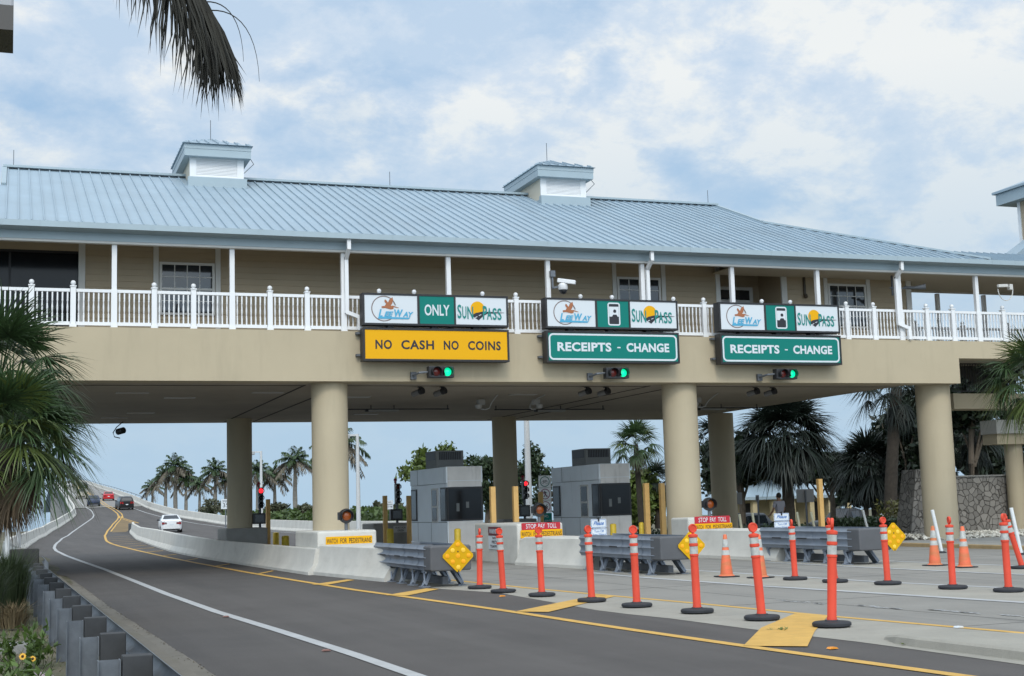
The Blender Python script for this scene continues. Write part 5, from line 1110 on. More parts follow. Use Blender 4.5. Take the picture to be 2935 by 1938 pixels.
def fan_leaf(mb, base, d, Lp, Lb, nb, droop, w=.035, spread=112, seg=3):
    """a palmate leaf: a bowed stalk from base along d, then nb narrow blades fanned about its end"""
    d = unit(d); side = np.cross(UPV, d); side = unit(side) if np.linalg.norm(side) > .1 else np.array([1., 0, 0])
    hub = base + d * Lp - UPV * (.12 * Lp * droop)
    dh = unit(d - UPV * .35 * droop); nrm = unit(np.cross(dh, side))
    r = .014
    vs = [base + side * r, base - side * r, base + nrm * r, hub + side * r * .6, hub - side * r * .6, hub + nrm * r * .6]
    mb.add(vs, [(0, 3, 4, 1), (1, 4, 5, 2), (2, 5, 3, 0)])
    for i in range(nb):
        a = R(-spread + 2 * spread * (i + NR.uniform(-.3, .3)) / (nb - 1)); c, s_ = math.cos(a), math.sin(a)
        bd = unit(dh * c + side * s_ + nrm * (-.18 - .12 * abs(s_)) + NR.normal(0, .05, 3))
        L_ = Lb * (.72 + .28 * c) * NR.uniform(.86, 1.08); wv = unit(np.cross(bd, nrm)); pts = []
        dr = droop * NR.uniform(.6, 1.5) * .55
        for k in range(seg + 1):
            t = k / seg; p = hub + bd * (L_ * t) - UPV * (L_ * dr * t ** 2.4); ww = w * (.5 + 1.2 * t if t < .4 else 1.0 * (1 - t) / .6) * .5
            pts += [p] if k == seg else [p - wv * ww + nrm * ww * .4, p + wv * ww + nrm * ww * .4]
        fs = [(2 * k, 2 * k + 1, 2 * k + 3, 2 * k + 2) for k in range(seg - 1)] + [(2 * seg - 2, 2 * seg - 1, 2 * seg)]
        mb.add(pts, fs)
def fan_palm(name, x, y, z0, zc, rad, label, nf=38, nb=30, dead=10, m=None, group=None, w=.035, trunk_r=.16, tx=None, ymix=.2, bark_m=None, cat='palm tree'):
    t = thing(name, (x, y, z0), label, cat, group); m = m or pal_g
    q = MB(); bxx = x if tx is None else tx; n = 14
    q.tube([(bxx + (x - bxx) * (i / n) ** 1.3, y, z0 - .1 + (zc - z0 + .1) * i / n) for i in range(n + 1)], [trunk_r * (1.15 - .25 * i / n + .05 * (i % 2)) for i in range(n + 1)], 10); q.build('trunk', bark_m or bark_d, t, smooth=True)
    q = MB(); q2 = MB(); q3 = MB(); c = np.array([x, y, zc])
    for i in range(nf + dead):
        f = i / (nf + dead - 1); az = i * 2.39996 + NR.uniform(-.3, .3); el = R(82 - 128 * f + NR.uniform(-8, 8))
        d = np.array([math.cos(az) * math.cos(el), math.sin(az) * math.cos(el), math.sin(el)]); isd = i >= nf
        if isd: el = R(-55 + NR.uniform(-22, 18)); d = np.array([math.cos(az) * math.cos(el), math.sin(az) * math.cos(el), math.sin(el)])
        tgt = q2 if isd else (q3 if NR.uniform() < ymix else q)
        ks = .62 if isd else 1; fan_leaf(tgt, c + np.array([0, 0, -.25 * f]), d, ks * rad * (.46 + .1 * NR.uniform()), ks * rad * .56 * NR.uniform(.9, 1.1), nb, .25 + .75 * f, w)
    q.build('crown', m, t, fixn=False)
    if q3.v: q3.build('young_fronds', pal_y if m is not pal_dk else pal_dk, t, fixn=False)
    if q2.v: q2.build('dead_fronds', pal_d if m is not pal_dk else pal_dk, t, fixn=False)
    return t
def pinnate(mb, base, d, L_, nl, ll, droop, w=.05, jitter=.1, gdrop=.55):
    """a feather frond: arching rib with drooping leaflets along both sides"""
    d = unit(d); side = np.cross(UPV, d); side = unit(side) if np.linalg.norm(side) > .08 else np.array([1., 0, 0]); P = []
    for k in range(nl + 1):
        t = k / nl; P.append(base + d * (L_ * t) - UPV * (droop * L_ * t * t * .75))
    P = np.array(P); vs = []; fs = []
    for k in range(0, nl + 1, 2):
        r = .022 * L_ / 3 * (1 - .8 * k / nl); vs += [P[k] + side * r, P[k] - side * r, P[k] + UPV * r]
    n = len(vs) // 3
    for k in range(n - 1):
        for j in range(3): fs.append((k * 3 + j, k * 3 + (j + 1) % 3, k * 3 + 3 + (j + 1) % 3, k * 3 + 3 + j))
    mb.add(vs, fs)
    for k in range(1, nl + 1):
        t = k / nl
        if t < .14: continue
        ax = unit(P[k] - P[k - 1]); l = ll * math.sin(math.pi * min(.12 + t * .80, .97)) ** .6
        for s in (-1, 1):
            bd = unit(side * s * .9 + ax * .65 + UPV * .1 + NR.normal(0, jitter, 3)); a, b2 = P[k] + bd * l * .5 - UPV * l * gdrop * .16, P[k] + bd * l * .92 - UPV * l * gdrop * NR.uniform(.7, 1.2)
            ww = unit(np.cross(bd, UPV)) * w * .5
            mb.add([P[k] - ww * .4, P[k] + ww * .4, a + ww, a - ww, b2], [(0, 1, 2, 3), (3, 2, 4)])
def royal_proto(i, h=8.0):
    t = thing('royal_palm', (0, 0, 0), '', 'palm tree', 'royal palms beyond the right barrier')
    q = MB(); q.tube([(.02 * math.sin(k), 0, h * .72 * k / 8) for k in range(9)], [.26, .23, .22, .23, .24, .22, .2, .18, .16], 12); q.build('trunk', bark, t, smooth=True)
    q = MB(); q.tube([(0, 0, h * .72), (0, 0, h * .76), (0, 0, h * .84)], [.15, .17, .08], 10); q.build('crownshaft', mat('green crownshaft', (.10, .13, .05), .4), t, smooth=True)
    q = MB(); q2 = MB(); n = 24
    for k in range(n):
        f = k / (n - 1); az = k * 2.39996 + i; el = R(78 - 95 * f + NR.uniform(-7, 7)); d = np.array([math.cos(az) * math.cos(el), math.sin(az) * math.cos(el), math.sin(el)])
        pinnate(q2 if f > .72 else q, np.array([0, 0, h * .83]), d, 2.25 * NR.uniform(.85, 1.1), 28, .68, .45 + .5 * f, .13, .14, .6 + .3 * f)
    q.build('crown', royal_g, t, fixn=False); q2.build('dead_fronds', royal_d, t, fixn=False)
    return t
# royal palms (photo column of the trunk, row of the crown's centre, distance)
RP = [(437, 1393, 205, 'small royal palm farthest left of the row, leaning'), (475, 1362, 196, 'royal palm second from the left of the row, by the two wrapped trunks'), (503, 1333, 184, 'tallest royal palm in the left half of the row'), (533, 1368, 184, 'short royal palm right of the tallest in the left half'),
      (572, 1385, 170, 'royal palm with grey drooping fronds in the low thicket'), (617, 1345, 160, 'royal palm just left of the left rear column'), (646, 1375, 160, 'royal palm half hidden by the left rear column'), (738, 1345, 140, 'royal palm behind the red signal'),
      (787, 1358, 142, 'royal palm between the left columns, smaller of two'), (845, 1315, 128, 'tall royal palm between the left columns, with a thick trunk'), (975, 1262, 102, 'biggest royal palm, its trunk hidden by the left front column')]
protos = []
for i, (px, cy, Y, lb) in enumerate(RP):
    c = at(px, cy, Y); z0 = -.1; hh = (c.z - z0) / .86; s = hh / 8
    if i < 3: o = royal_proto(i); protos.append(o); o['label'] = lb; o.location = (c.x, Y, z0); o.scale = (s, s, s)
    else: o = dup(protos[i % 3], (c.x, Y, z0), lb, R(i * 77), s)
# fan palms
def fp(px, cy, Y, rpx, lb, base=None, z0=-.1, **k):
    c = at(px, cy, Y); d = math.hypot(c.x, c.y); rad = rpx / 3905 * d * 1.03
    tx = None if base is None else at(base, 1480, Y).x
    return fan_palm('cabbage_palm', c.x, Y, z0, c.z, rad, lb, tx=tx, **k)
fp(0, 1085, 22.5, 262, 'tall cabbage palm at the left edge, the higher of two crowns', nf=46, nb=44, dead=4, w=.034, z0=.05, base=-130, trunk_r=.2, ymix=.25)
fp(25, 1265, 20.5, 255, 'lower cabbage palm at the left edge with brown dead fronds', nf=46, nb=44, dead=16, w=.034, z0=.05, base=-70, trunk_r=.15, ymix=.35)
fp(2965, 1085, 31, 165, 'cabbage palm at the right edge in front of the stairs', nf=40, nb=34, dead=5, w=.042, ymix=.4, trunk_r=.17, base=3010)
fp(1822, 1275, 72, 88, 'cabbage palm with starry crown left of the middle front column', nf=30, nb=24, dead=8, w=.07, base=1838, ymix=.1)
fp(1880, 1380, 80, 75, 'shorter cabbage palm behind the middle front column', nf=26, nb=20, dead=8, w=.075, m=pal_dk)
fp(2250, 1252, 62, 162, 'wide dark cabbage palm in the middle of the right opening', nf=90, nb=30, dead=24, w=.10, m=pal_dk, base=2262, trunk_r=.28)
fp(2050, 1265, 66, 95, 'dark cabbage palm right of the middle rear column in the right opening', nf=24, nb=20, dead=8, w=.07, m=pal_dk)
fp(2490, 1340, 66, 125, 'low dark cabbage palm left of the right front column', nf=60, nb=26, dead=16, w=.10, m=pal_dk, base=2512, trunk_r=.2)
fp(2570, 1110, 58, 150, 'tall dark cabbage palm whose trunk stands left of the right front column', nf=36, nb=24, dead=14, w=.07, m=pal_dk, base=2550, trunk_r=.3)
fp(2625, 1200, 64, 140, 'dark cabbage palm behind the right front column', nf=30, nb=22, dead=14, w=.07, m=pal_dk); fp(2790, 1250, 62, 120, 'dark cabbage palm above the stone wall', nf=34, nb=24, dead=12, w=.07, m=pal_dk)
# the palm whose one hanging frond enters at the top: its trunk stands left of the picture
c0 = at(-360, -520, 10.5); t = thing('palm_tree', (c0.x, 10.5, .05), 'palm at the upper left of which one drooping brown frond hangs into the sky', 'palm tree')
q = MB(); q.tube([(c0.x - .3, 10.5, 0), (c0.x - .1, 10.5, c0.z * .6), (c0.x, 10.5, c0.z)], [.2, .16, .13], 12); q.build('trunk', bark, t, smooth=True)
hang = mat('dark hanging frond', (.020, .020, .014), .7, island=.4, trans=.12)
q = MB(); A = np.array(at(-360, -520, 10.5)); 
ctl = [(-360, -520), (-30, -570), (270, -385), (465, -155), (580, -10), (632, 88)]
ctl = [np.array(at(a, b2, 10.5 + .12 * i)) for i, (a, b2) in enumerate(ctl)]
def bez(t):
    n = len(ctl) - 1; i = min(int(t * n), n - 1); f = t * n - i
    p0_, p1, p2, p3 = ctl[max(i - 1, 0)], ctl[i], ctl[i + 1], ctl[min(i + 2, n)]
    return .5 * ((2 * p1) + (p2 - p0_) * f + (2 * p0_ - 5 * p1 + 4 * p2 - p3) * f * f + (3 * p1 - p0_ - 3 * p2 + p3) * f ** 3)
nl = 120; P = np.array([bez(k / nl) for k in range(nl + 1)])
q.tube([tuple(p) for p in P[::6]], [.035 * (1 - .8 * k / 20) for k in range(21)], 6)
right = np.array([CR[0, 0], CR[1, 0], 0]); fwd = np.array([-right[1], right[0], 0])
for k in range(10, nl + 1):
    t_ = k / nl; ax = unit(P[k] - P[k - 1]); l = .62 * (1.0 if t_ < .8 else 1.05 - 1.6 * (t_ - .8)) * NR.uniform(.75, 1.1)
    for s in (-1, 1):
        for rep in range(3):
            bd = unit(right * s * NR.uniform(.15, .55) * (1 if s < 0 else .55) + fwd * NR.uniform(-.5, .5) + ax * .55 - UPV * .55 + NR.normal(0, .06, 3)); ww = unit(np.cross(bd, fwd)) * .0085
            a = P[k] + bd * l * .4 - UPV * l * .06; b2 = P[k] + bd * l * .72 - UPV * l * .24; e = P[k] + bd * l * .92 - UPV * l * NR.uniform(.38, .62) + right * NR.normal(0, .03)
            q.add([P[k] - ww * .6, P[k] + ww * .6, a + ww, a - ww, b2 + ww * .7, b2 - ww * .7, e], [(0, 1, 2, 3), (3, 2, 4, 5), (5, 4, 6)])
for k in range(2):
    p = P[104 - k * 5]; q.tube([tuple(p + right * (.40 - .09 * k) * math.sin(u * 1.5) - UPV * (.62 - .1 * k) * u ** 2.2) for u in np.linspace(0, 1, 12)], [.006 - .0004 * j for j in range(12)], 4)
q.build('hanging_frond', hang, t, fixn=False)
q = MB()
for k in range(11):
    az = k * 2.39996; el = R(70 - 8 * k); d = np.array([math.cos(az) * math.cos(el), math.sin(az) * math.cos(el), math.sin(el)])
    d = unit(d - right * .9 * max(0, float(d @ right)))
    if float(d @ right) > .05: continue
    pinnate(q, A, d, 3.2, 40, .7, .5, .035)
q.build('crown', royal_g, t, fixn=False)

def leaf_cloud(mb, c, r, n, s, flat_=.8, lump=7):
    """leaf-sized faces gathered in clumps inside an uneven ellipsoid"""
    c = np.array(c); r = np.array(r)
    C = NR.normal(0, 1, (lump, 3)); C = C / np.linalg.norm(C, axis=1)[:, None] * NR.uniform(.35, .95, (lump, 1)); C[:, 2] *= .85
    for i in range(n):
        k = NR.integers(lump); o = NR.normal(0, 1, 3); o = o / np.linalg.norm(o) * NR.uniform(.1, 1) ** .5 * NR.uniform(.2, .42)
        p = c + (C[k] + o) * r; d = unit(NR.normal(0, 1, 3)); e = unit(np.cross(d, NR.normal(0, 1, 3))); L_ = s * NR.uniform(.6, 1.3)
        mb.add([p - d * L_, p + e * L_ * .45, p + d * L_, p - e * L_ * .45], [(0, 1, 2, 3)])
def tree(name, px, Y, top, left, right_, bot, m, lb, n=2600, leaf=.16, lump=16, group=None, z0=-.1, cat='tree', depth=1.0):
    a, b2 = at(left, (top + bot) / 2, Y), at(right_, (top + bot) / 2, Y); zt = at(px, top, Y).z; zb_ = at(px, bot, Y).z; cx = (a.x + b2.x) / 2; rx = abs(b2.x - a.x) / 2 * 1.02; rzz = (zt - zb_) / 2; cz = (zt + zb_) / 2; tx = at(px, 1480, Y).x
    t = thing(name, (tx, Y, z0), lb, cat, group); q = MB(); q.tube([(tx, Y, z0 - .1), (tx + .1, Y, (z0 + cz) / 2), ((tx + cx) / 2, Y, cz)], [.22, .16, .09], 8)
    for k in range(7):
        az = k * 2.4; e = (cx + math.cos(az) * rx * .7, Y + math.sin(az) * rx * .6, cz + rzz * NR.uniform(-.1, .75)); st = (tx + (cx - tx) * .4, Y, z0 + (cz - z0) * NR.uniform(.45, .9)); q.tube([st, ((st[0] + e[0]) / 2, (st[1] + e[1]) / 2, (st[2] + e[2]) / 2 + .2), e], [.08, .05, .02], 5)
    q.build('trunk', wood, t, smooth=True)
    q = MB(); leaf_cloud(q, (cx, Y, cz), (rx, rx * depth, rzz), n, leaf, lump=lump); q.build('crown', m, t, fixn=False); return t
tree('seagrape_tree', 1235, 68, 1262, 1150, 1330, 1440, leaf_a, 'light green broadleaf tree rising behind the nearer toll booth', n=3000, leaf=.17, lump=22)
tree('broadleaf_tree', 1395, 76, 1285, 1322, 1470, 1470, leaf_b, 'dark green broadleaf tree left of the middle rear column', n=3600, leaf=.16, lump=24)
tree('broadleaf_tree', 1510, 78, 1270, 1468, 1572, 1480, leaf_b, 'dark green broadleaf tree right of the middle rear column', n=3200, leaf=.16, lump=20)
tree('broadleaf_tree', 1555, 86, 1345, 1520, 1640, 1500, leaf_b, 'low dark tree between the sign stack and the further booth', n=1800, leaf=.16, lump=14)
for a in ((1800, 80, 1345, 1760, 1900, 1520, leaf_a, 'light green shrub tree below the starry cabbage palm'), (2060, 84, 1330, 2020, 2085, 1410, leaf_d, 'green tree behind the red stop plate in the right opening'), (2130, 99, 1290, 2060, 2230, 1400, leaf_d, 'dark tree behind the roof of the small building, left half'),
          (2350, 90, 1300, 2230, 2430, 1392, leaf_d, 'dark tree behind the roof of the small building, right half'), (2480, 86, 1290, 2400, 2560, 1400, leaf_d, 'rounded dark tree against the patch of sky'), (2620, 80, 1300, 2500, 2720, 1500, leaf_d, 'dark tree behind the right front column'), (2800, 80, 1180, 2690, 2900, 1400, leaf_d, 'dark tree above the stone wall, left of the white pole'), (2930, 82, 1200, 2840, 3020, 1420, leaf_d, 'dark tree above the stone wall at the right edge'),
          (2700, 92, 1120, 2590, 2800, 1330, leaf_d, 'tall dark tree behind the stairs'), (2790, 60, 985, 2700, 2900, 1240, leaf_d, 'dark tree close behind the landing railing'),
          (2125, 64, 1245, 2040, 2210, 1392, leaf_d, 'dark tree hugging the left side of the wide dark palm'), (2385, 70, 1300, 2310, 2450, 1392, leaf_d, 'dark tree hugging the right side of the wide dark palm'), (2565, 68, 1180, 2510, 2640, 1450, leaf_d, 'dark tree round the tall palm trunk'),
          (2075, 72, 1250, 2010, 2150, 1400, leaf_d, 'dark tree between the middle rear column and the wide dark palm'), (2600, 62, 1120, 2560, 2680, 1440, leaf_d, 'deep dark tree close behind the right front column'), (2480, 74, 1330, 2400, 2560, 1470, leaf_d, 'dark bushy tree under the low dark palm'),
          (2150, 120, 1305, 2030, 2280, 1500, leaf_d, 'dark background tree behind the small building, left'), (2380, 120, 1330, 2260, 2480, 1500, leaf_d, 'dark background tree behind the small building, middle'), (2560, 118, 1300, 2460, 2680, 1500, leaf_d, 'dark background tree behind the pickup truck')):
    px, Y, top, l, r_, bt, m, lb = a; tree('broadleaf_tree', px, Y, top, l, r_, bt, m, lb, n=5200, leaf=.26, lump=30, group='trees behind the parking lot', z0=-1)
for px, Y, top, l, r_, bt, lb in ((665, 150, 1420, 560, 700, 1485, 'olive scrub under the royal palms left of the rear column'), (800, 132, 1432, 748, 830, 1490, 'olive scrub between the left columns'), (880, 124, 1440, 850, 900, 1490, 'grey green scrub beside the left front column'), (1075, 96, 1430, 1062, 1100, 1492, 'grey green shrub left of the shaded ochre posts'), (1125, 92, 1440, 1090, 1180, 1495, 'brownish shrub behind the unlit signal'), (1060, 110, 1465, 1000, 1110, 1500, 'low shrub by the tall lamp post')):
    tree('shrub', px, Y, top, l, r_, bt, leaf_c, lb, n=1500, leaf=.2, lump=14, cat='shrub', group='scrub beyond the right barrier')
def hedge(x0, x1, y0, y1, z0, z1, m, lb, n, s=.1, path=None):
    t = thing('hedge', ((x0 + x1) / 2, (y0 + y1) / 2, z0), lb, 'hedge'); q = MB()
    for i in range(n):
        f = NR.uniform(); p = np.array([x0 + (x1 - x0) * f if path is None else path(f), 0, 0]); 
        yy = y0 + (y1 - y0) * (f if path is not None else NR.uniform()); zz2 = z0 + (z1 - z0) * NR.uniform() ** .7 * (1 + .12 * math.sin(f * 57) + .08 * math.sin(f * 131)); p = np.array([p[0] + (NR.uniform(-.6, .6) if path is not None else 0), yy, zz2])
        d = unit(NR.normal(0, 1, 3)); e = unit(np.cross(d, NR.normal(0, 1, 3))); L_ = s * NR.uniform(.6, 1.4); q.add([p - d * L_, p + e * L_ * .5, p + d * L_, p - e * L_ * .5], [(0, 1, 2, 3)])
    q.build('foliage', m, t, fixn=False); return t
hedge(0, 0, 76, 185, -.1, 1.55, leaf_h, 'long green hedge behind the right barrier of the ramp', 9000, .22, path=lambda f: rbar(76 + (185 - 76) * f) + 1.6)
hedge(32.5, 36, 49, 51, -.1, .55, leaf_b, 'dark hedge behind the rightmost crash cushion', 3200, .09); hedge(24.8, 34, 53, 54.5, -.3, .35, leaf_b, 'dark low hedge in front of the parked cars', 2600, .09); hedge(36, 43, 50, 52, -.2, 1.2, mat('yellow green hedge leaf', (.085, .085, .02), .5, island=.4, trans=.2), 'yellow green hedge by the stone wall', 3000, .09)

# low plants at the lower left
def grass(x, y, z, r, h, n, m, lb, name='grass_clump'):
    t = thing(name, (x, y, z), lb, 'grass'); q = MB()
    for i in range(n):
        a = NR.uniform(0, 6.28); d = np.array([math.cos(a), math.sin(a), 0]); b2 = np.array([x, y, z]) + d * r * NR.uniform(0, .4); hh = h * NR.uniform(.6, 1.1); ln = NR.uniform(.1, .7) * r; w_ = np.array([-d[1], d[0], 0]) * .006
        m1 = b2 + d * ln * .35 + UPV * hh * .65; e = b2 + d * ln + UPV * hh * NR.uniform(.75, 1.); q.add([b2 - w_, b2 + w_, m1 + w_ * .8, m1 - w_ * .8, e], [(0, 1, 2, 3), (3, 2, 4)])
    q.build('blades', m, t, fixn=False); return t
gm = mat('dark grass blade', (.06, .085, .032), .6, island=.4, trans=.15); gm2 = mat('dry grass blade', (.17, .13, .07), .8, island=.3, trans=.1)
grass(.0, 24.2, .08, .7, 1.15, 1100, gm, 'tall dark grass clump behind the guardrail at the left edge'); grass(-.35, 22.4, .08, .6, 1.0, 700, gm, 'smaller grass clump at the left edge, nearer than the tall one'); grass(.05, 20.6, .1, .5, .4, 350, gm2, 'dry brown grass tuft below the tall grass')
def weed(x, y, z, h, n, fl, lb):
    t = thing('flowering_weed', (x, y, z), lb, 'weed', 'flowering weeds behind the guardrail'); q = MB(); qs = MB(); tips = []
    for i in range(n):
        a = NR.uniform(0, 6.28); tip = np.array([x + math.cos(a) * h * NR.uniform(.1, .8), y + math.sin(a) * h * NR.uniform(.1, .8), z + h * NR.uniform(.5, 1.)]); qs.tube([(x, y, z), tuple((tip + np.array([x, y, z])) / 2 + UPV * .05), tuple(tip)], [.006, .005, .003], 4); tips.append(tip)
        for k in range(16):
            f = NR.uniform(.25, 1); p = np.array([x, y, z]) * (1 - f) + tip * f; d = unit(NR.normal(0, 1, 3) + UPV * .3); e = unit(np.cross(d, UPV + NR.normal(0, .3, 3))); L_ = NR.uniform(.03, .065); q.add([p, p + d * L_ + e * L_ * .5, p + d * L_ * 2, p + d * L_ - e * L_ * .5], [(0, 1, 2, 3)])
    qs.build('stem', leaf_h, t, fixn=False); q.build('foliage', mat('weed leaf', (.075, .125, .025), .5, island=.35, trans=.25), t, fixn=False)
    for i in range(fl):
        p = tips[i] + UPV * .03; d = unit(np.array([-.1, -1, .5]) + NR.normal(0, .25, 3)); s_ = unit(np.cross(d, UPV)); u_ = np.cross(s_, d); q = MB()
        for k in range(13):
            a = 2 * math.pi * k / 13; r1 = s_ * math.cos(a) + u_ * math.sin(a); r2 = s_ * math.cos(a + .25) + u_ * math.sin(a + .25); r3 = s_ * math.cos(a - .25) + u_ * math.sin(a - .25); q.add([p + r1 * .006, p + r2 * .02, p + r1 * .03, p + r3 * .02], [(0, 1, 2, 3)])
        f_ = q.build('flower', mat('yellow petal', (.75, .40, .01), .5), t, fixn=False); q = MB(); q.ball(tuple(p + d * .004), .011, 8, 5); q.build('flower_eye', mat('dark flower eye', (.04, .018, .01), .8), f_, smooth=True)
WD = [(10, 1925, 10.6, .42, 10, 1, 'flowering weed at the bottom left corner'), (70, 1928, 10.9, .36, 9, 1, 'flowering weed with the largest yellow bloom at the bottom left'), (40, 1860, 13, .4, 8, 1, 'flowering weed behind those at the bottom left corner'), (105, 1800, 15.2, .45, 11, 0, 'leafy green weed against the guardrail posts'), (90, 1880, 12.2, .34, 8, 0, 'small weed beside a guardrail post'), (30, 1790, 16.2, .3, 6, 1, 'low weed with an orange yellow bloom before the dry grass'), (-30, 1900, 11.5, .45, 9, 1, 'weed cut by the left edge of the photo')]
for px, py, Y, h, n, fl_, lb in WD:
    c = at(px, py, Y); weed(c.x, Y, .08, h, n, fl_, lb)
q = MB()
for i in range(5200):
    x = NR.uniform(-3.5, 1.1); y = NR.uniform(8.5, 26); d = NR.normal(0, .05, 2); h = NR.uniform(.03, .12); z = land(x, y) - .01; w_ = .006
    q.add([(x - w_, y, z), (x + w_, y, z), (x + d[0], y + d[1], z + h)], [(0, 1, 2)])
tag(q.build('grass', mat('thin verge grass', (.10, .105, .045), .7, island=.5), fixn=False), 'thin dry grass on the sandy verge', 'grass', kind='stuff')
c = at(112, 1846, 13.2); q = MB(); rg = []
for k in range(7):
    a = math.pi * k / 6; rg.append([(c.x + .16 * math.sin(a) * math.cos(b2) * (1 + .15 * math.sin(3 * b2 + k)), 13.2 + .12 * math.sin(a) * math.sin(b2), .1 - .08 * math.cos(a) + .06) for b2 in [2 * math.pi * j / 10 for j in range(10)]])
q.loft(rg); tag(q.build('stone', mat('pinkish stone', (.36, .28, .31), .9, var=.2, vscale=9, bump=.01, bscale=30), smooth=True), 'pale pinkish stone beside the guardrail posts', 'stone')
q = MB(); q.box(-2.5, .35, 16.9, 17.2, .02, .19); tag(q.build('kerb_stone', concrete_dk, bevel=.02), 'pale kerb stone crossing the verge at the left edge', 'kerb stone')

# ------------------------------------------------------------------ right side: kerb, gravel, stone wall, stairs, tower
q = MB(); q.box(25.4, 25.6, 18, 36, -.05, .11); struct(q.build('kerb', mat('tan kerb paint', (.33, .235, .12), .85, var=.2, vscale=2, fine=.1), bevel=.02))
q = MB(); q.add([(24.5, 10, .0), (25.45, 10, .0), (25.45, 60, .0), (24.5, 60, .0)], [(0, 1, 2, 3)]); struct(q.build('gutter', pave))
q = MB(); q.add([(25.5, 10, .1), (36, 10, .1), (36, 37, .1), (25.5, 37, .1)], [(0, 1, 2, 3)]); struct(q.build('sidewalk', mat('sidewalk concrete', (.27, .265, .245), .9, var=.1, vscale=1.5, bump=.004, bscale=50, fine=.1)))
q = MB()
for i in range(1500):
    x, y = NR.uniform(27.2, 36), NR.uniform(36.4, 39.6); s_ = NR.uniform(.03, .09); z = .09 + .10 * math.sin((y - 36.4) / 3.2 * 3.14) + NR.uniform(0, .06); o = NR.normal(0, .25, (6, 3)) * s_
    pt = [np.array(v) * s_ + o[j] + np.array([x, y, z]) for j, v in enumerate([(1, 0, 0), (-1, 0, 0), (0, 1, 0), (0, -1, 0), (0, 0, .7), (0, 0, -.7)])]; q.add(pt, [(0, 2, 4), (2, 1, 4), (1, 3, 4), (3, 0, 4), (2, 0, 5), (1, 2, 5), (3, 1, 5), (0, 3, 5)])
tag(q.build('gravel', mat('white gravel', (.50, .48, .42), .9, island=.25)), 'pale rocks heaped at the foot of the stone wall', 'gravel', kind='stuff')
SM = bpy.data.materials.new('rubble stone'); SM.use_nodes = True; nt = SM.node_tree; N = nt.nodes; L = nt.links; bs = N['Principled BSDF']; bs.inputs['Roughness'].default_value = .9
geo = N.new('ShaderNodeNewGeometry'); ns = N.new('ShaderNodeTexNoise'); ns.inputs['Scale'].default_value = 2.2; L.new(geo.outputs['Position'], ns.inputs[0])
mxv = N.new('ShaderNodeMix'); mxv.data_type = 'VECTOR'; mxv.inputs[0].default_value = .12; L.new(geo.outputs['Position'], mxv.inputs[4]); L.new(ns.outputs['Color'], mxv.inputs[5])
vo = N.new('ShaderNodeTexVoronoi'); vo.feature = 'DISTANCE_TO_EDGE'; vo.inputs['Scale'].default_value = 5.2; L.new(mxv.outputs[1], vo.inputs[0])
vc = N.new('ShaderNodeTexVoronoi'); vc.inputs['Scale'].default_value = 5.2; L.new(mxv.outputs[1], vc.inputs[0])
rp = N.new('ShaderNodeValToRGB'); L.new(vo.outputs[0], rp.inputs[0]); rp.color_ramp.elements[0].position = .0; rp.color_ramp.elements[0].color = (0, 0, 0, 1); rp.color_ramp.elements[1].position = .05; rp.color_ramp.elements[1].color = (1, 1, 1, 1)
sepc = N.new('ShaderNodeSeparateColor'); L.new(vc.outputs['Color'], sepc.inputs[0]); mr = N.new('ShaderNodeMapRange'); mr.inputs[3].default_value = .17; mr.inputs[4].default_value = .28; L.new(sepc.outputs[0], mr.inputs[0]); cbn = N.new('ShaderNodeCombineColor')
for i, k_ in enumerate((1, .94, .85)):
    mk_ = N.new('ShaderNodeMath'); mk_.operation = 'MULTIPLY'; mk_.inputs[1].default_value = k_; L.new(mr.outputs[0], mk_.inputs[0]); L.new(mk_.outputs[0], cbn.inputs[i])
mxc = N.new('ShaderNodeMix'); mxc.data_type = 'RGBA'; L.new(rp.outputs[0], mxc.inputs[0]); mxc.inputs[6].default_value = (.10, .092, .08, 1); L.new(cbn.outputs[0], mxc.inputs[7]); L.new(mxc.outputs[2], bs.inputs['Base Color'])
bp = N.new('ShaderNodeBump'); bp.inputs['Distance'].default_value = .05; L.new(rp.outputs[0], bp.inputs['Height']); L.new(bp.outputs[0], bs.inputs['Normal'])
zw = at(2800, 1362, 40).z; xl, xl2 = at(2601, 1540, 40).x, at(2620, 1346, 40).x; zl = at(2620, 1346, 40).z; xr = at(2652, 1346, 40).x
t = thing('stone_wall', (32, 40, 0), 'grey rubble stone wall with tapered end behind the right front column', 'stone wall')
q = MB(); q.box(xr + .02, 44, 40.02, 40.5, -.1, zw - .06); q.build('wall', SM, t); q = MB(); q.box(xr + .02, 44, 39.96, 40.56, zw - .058, zw); q.build('coping', concrete_dk, t, bevel=.01)
q = MB(); q.loft([[(xl, 39.85, -.1), (xr + .25, 39.85, -.1), (xr + .25, 40.75, -.1), (xl, 40.75, -.1)], [(xl2, 39.9, zl), (xr, 39.9, zl), (xr, 40.7, zl), (xl2, 40.7, zl)]]); q.build('end_pier', SM, t)
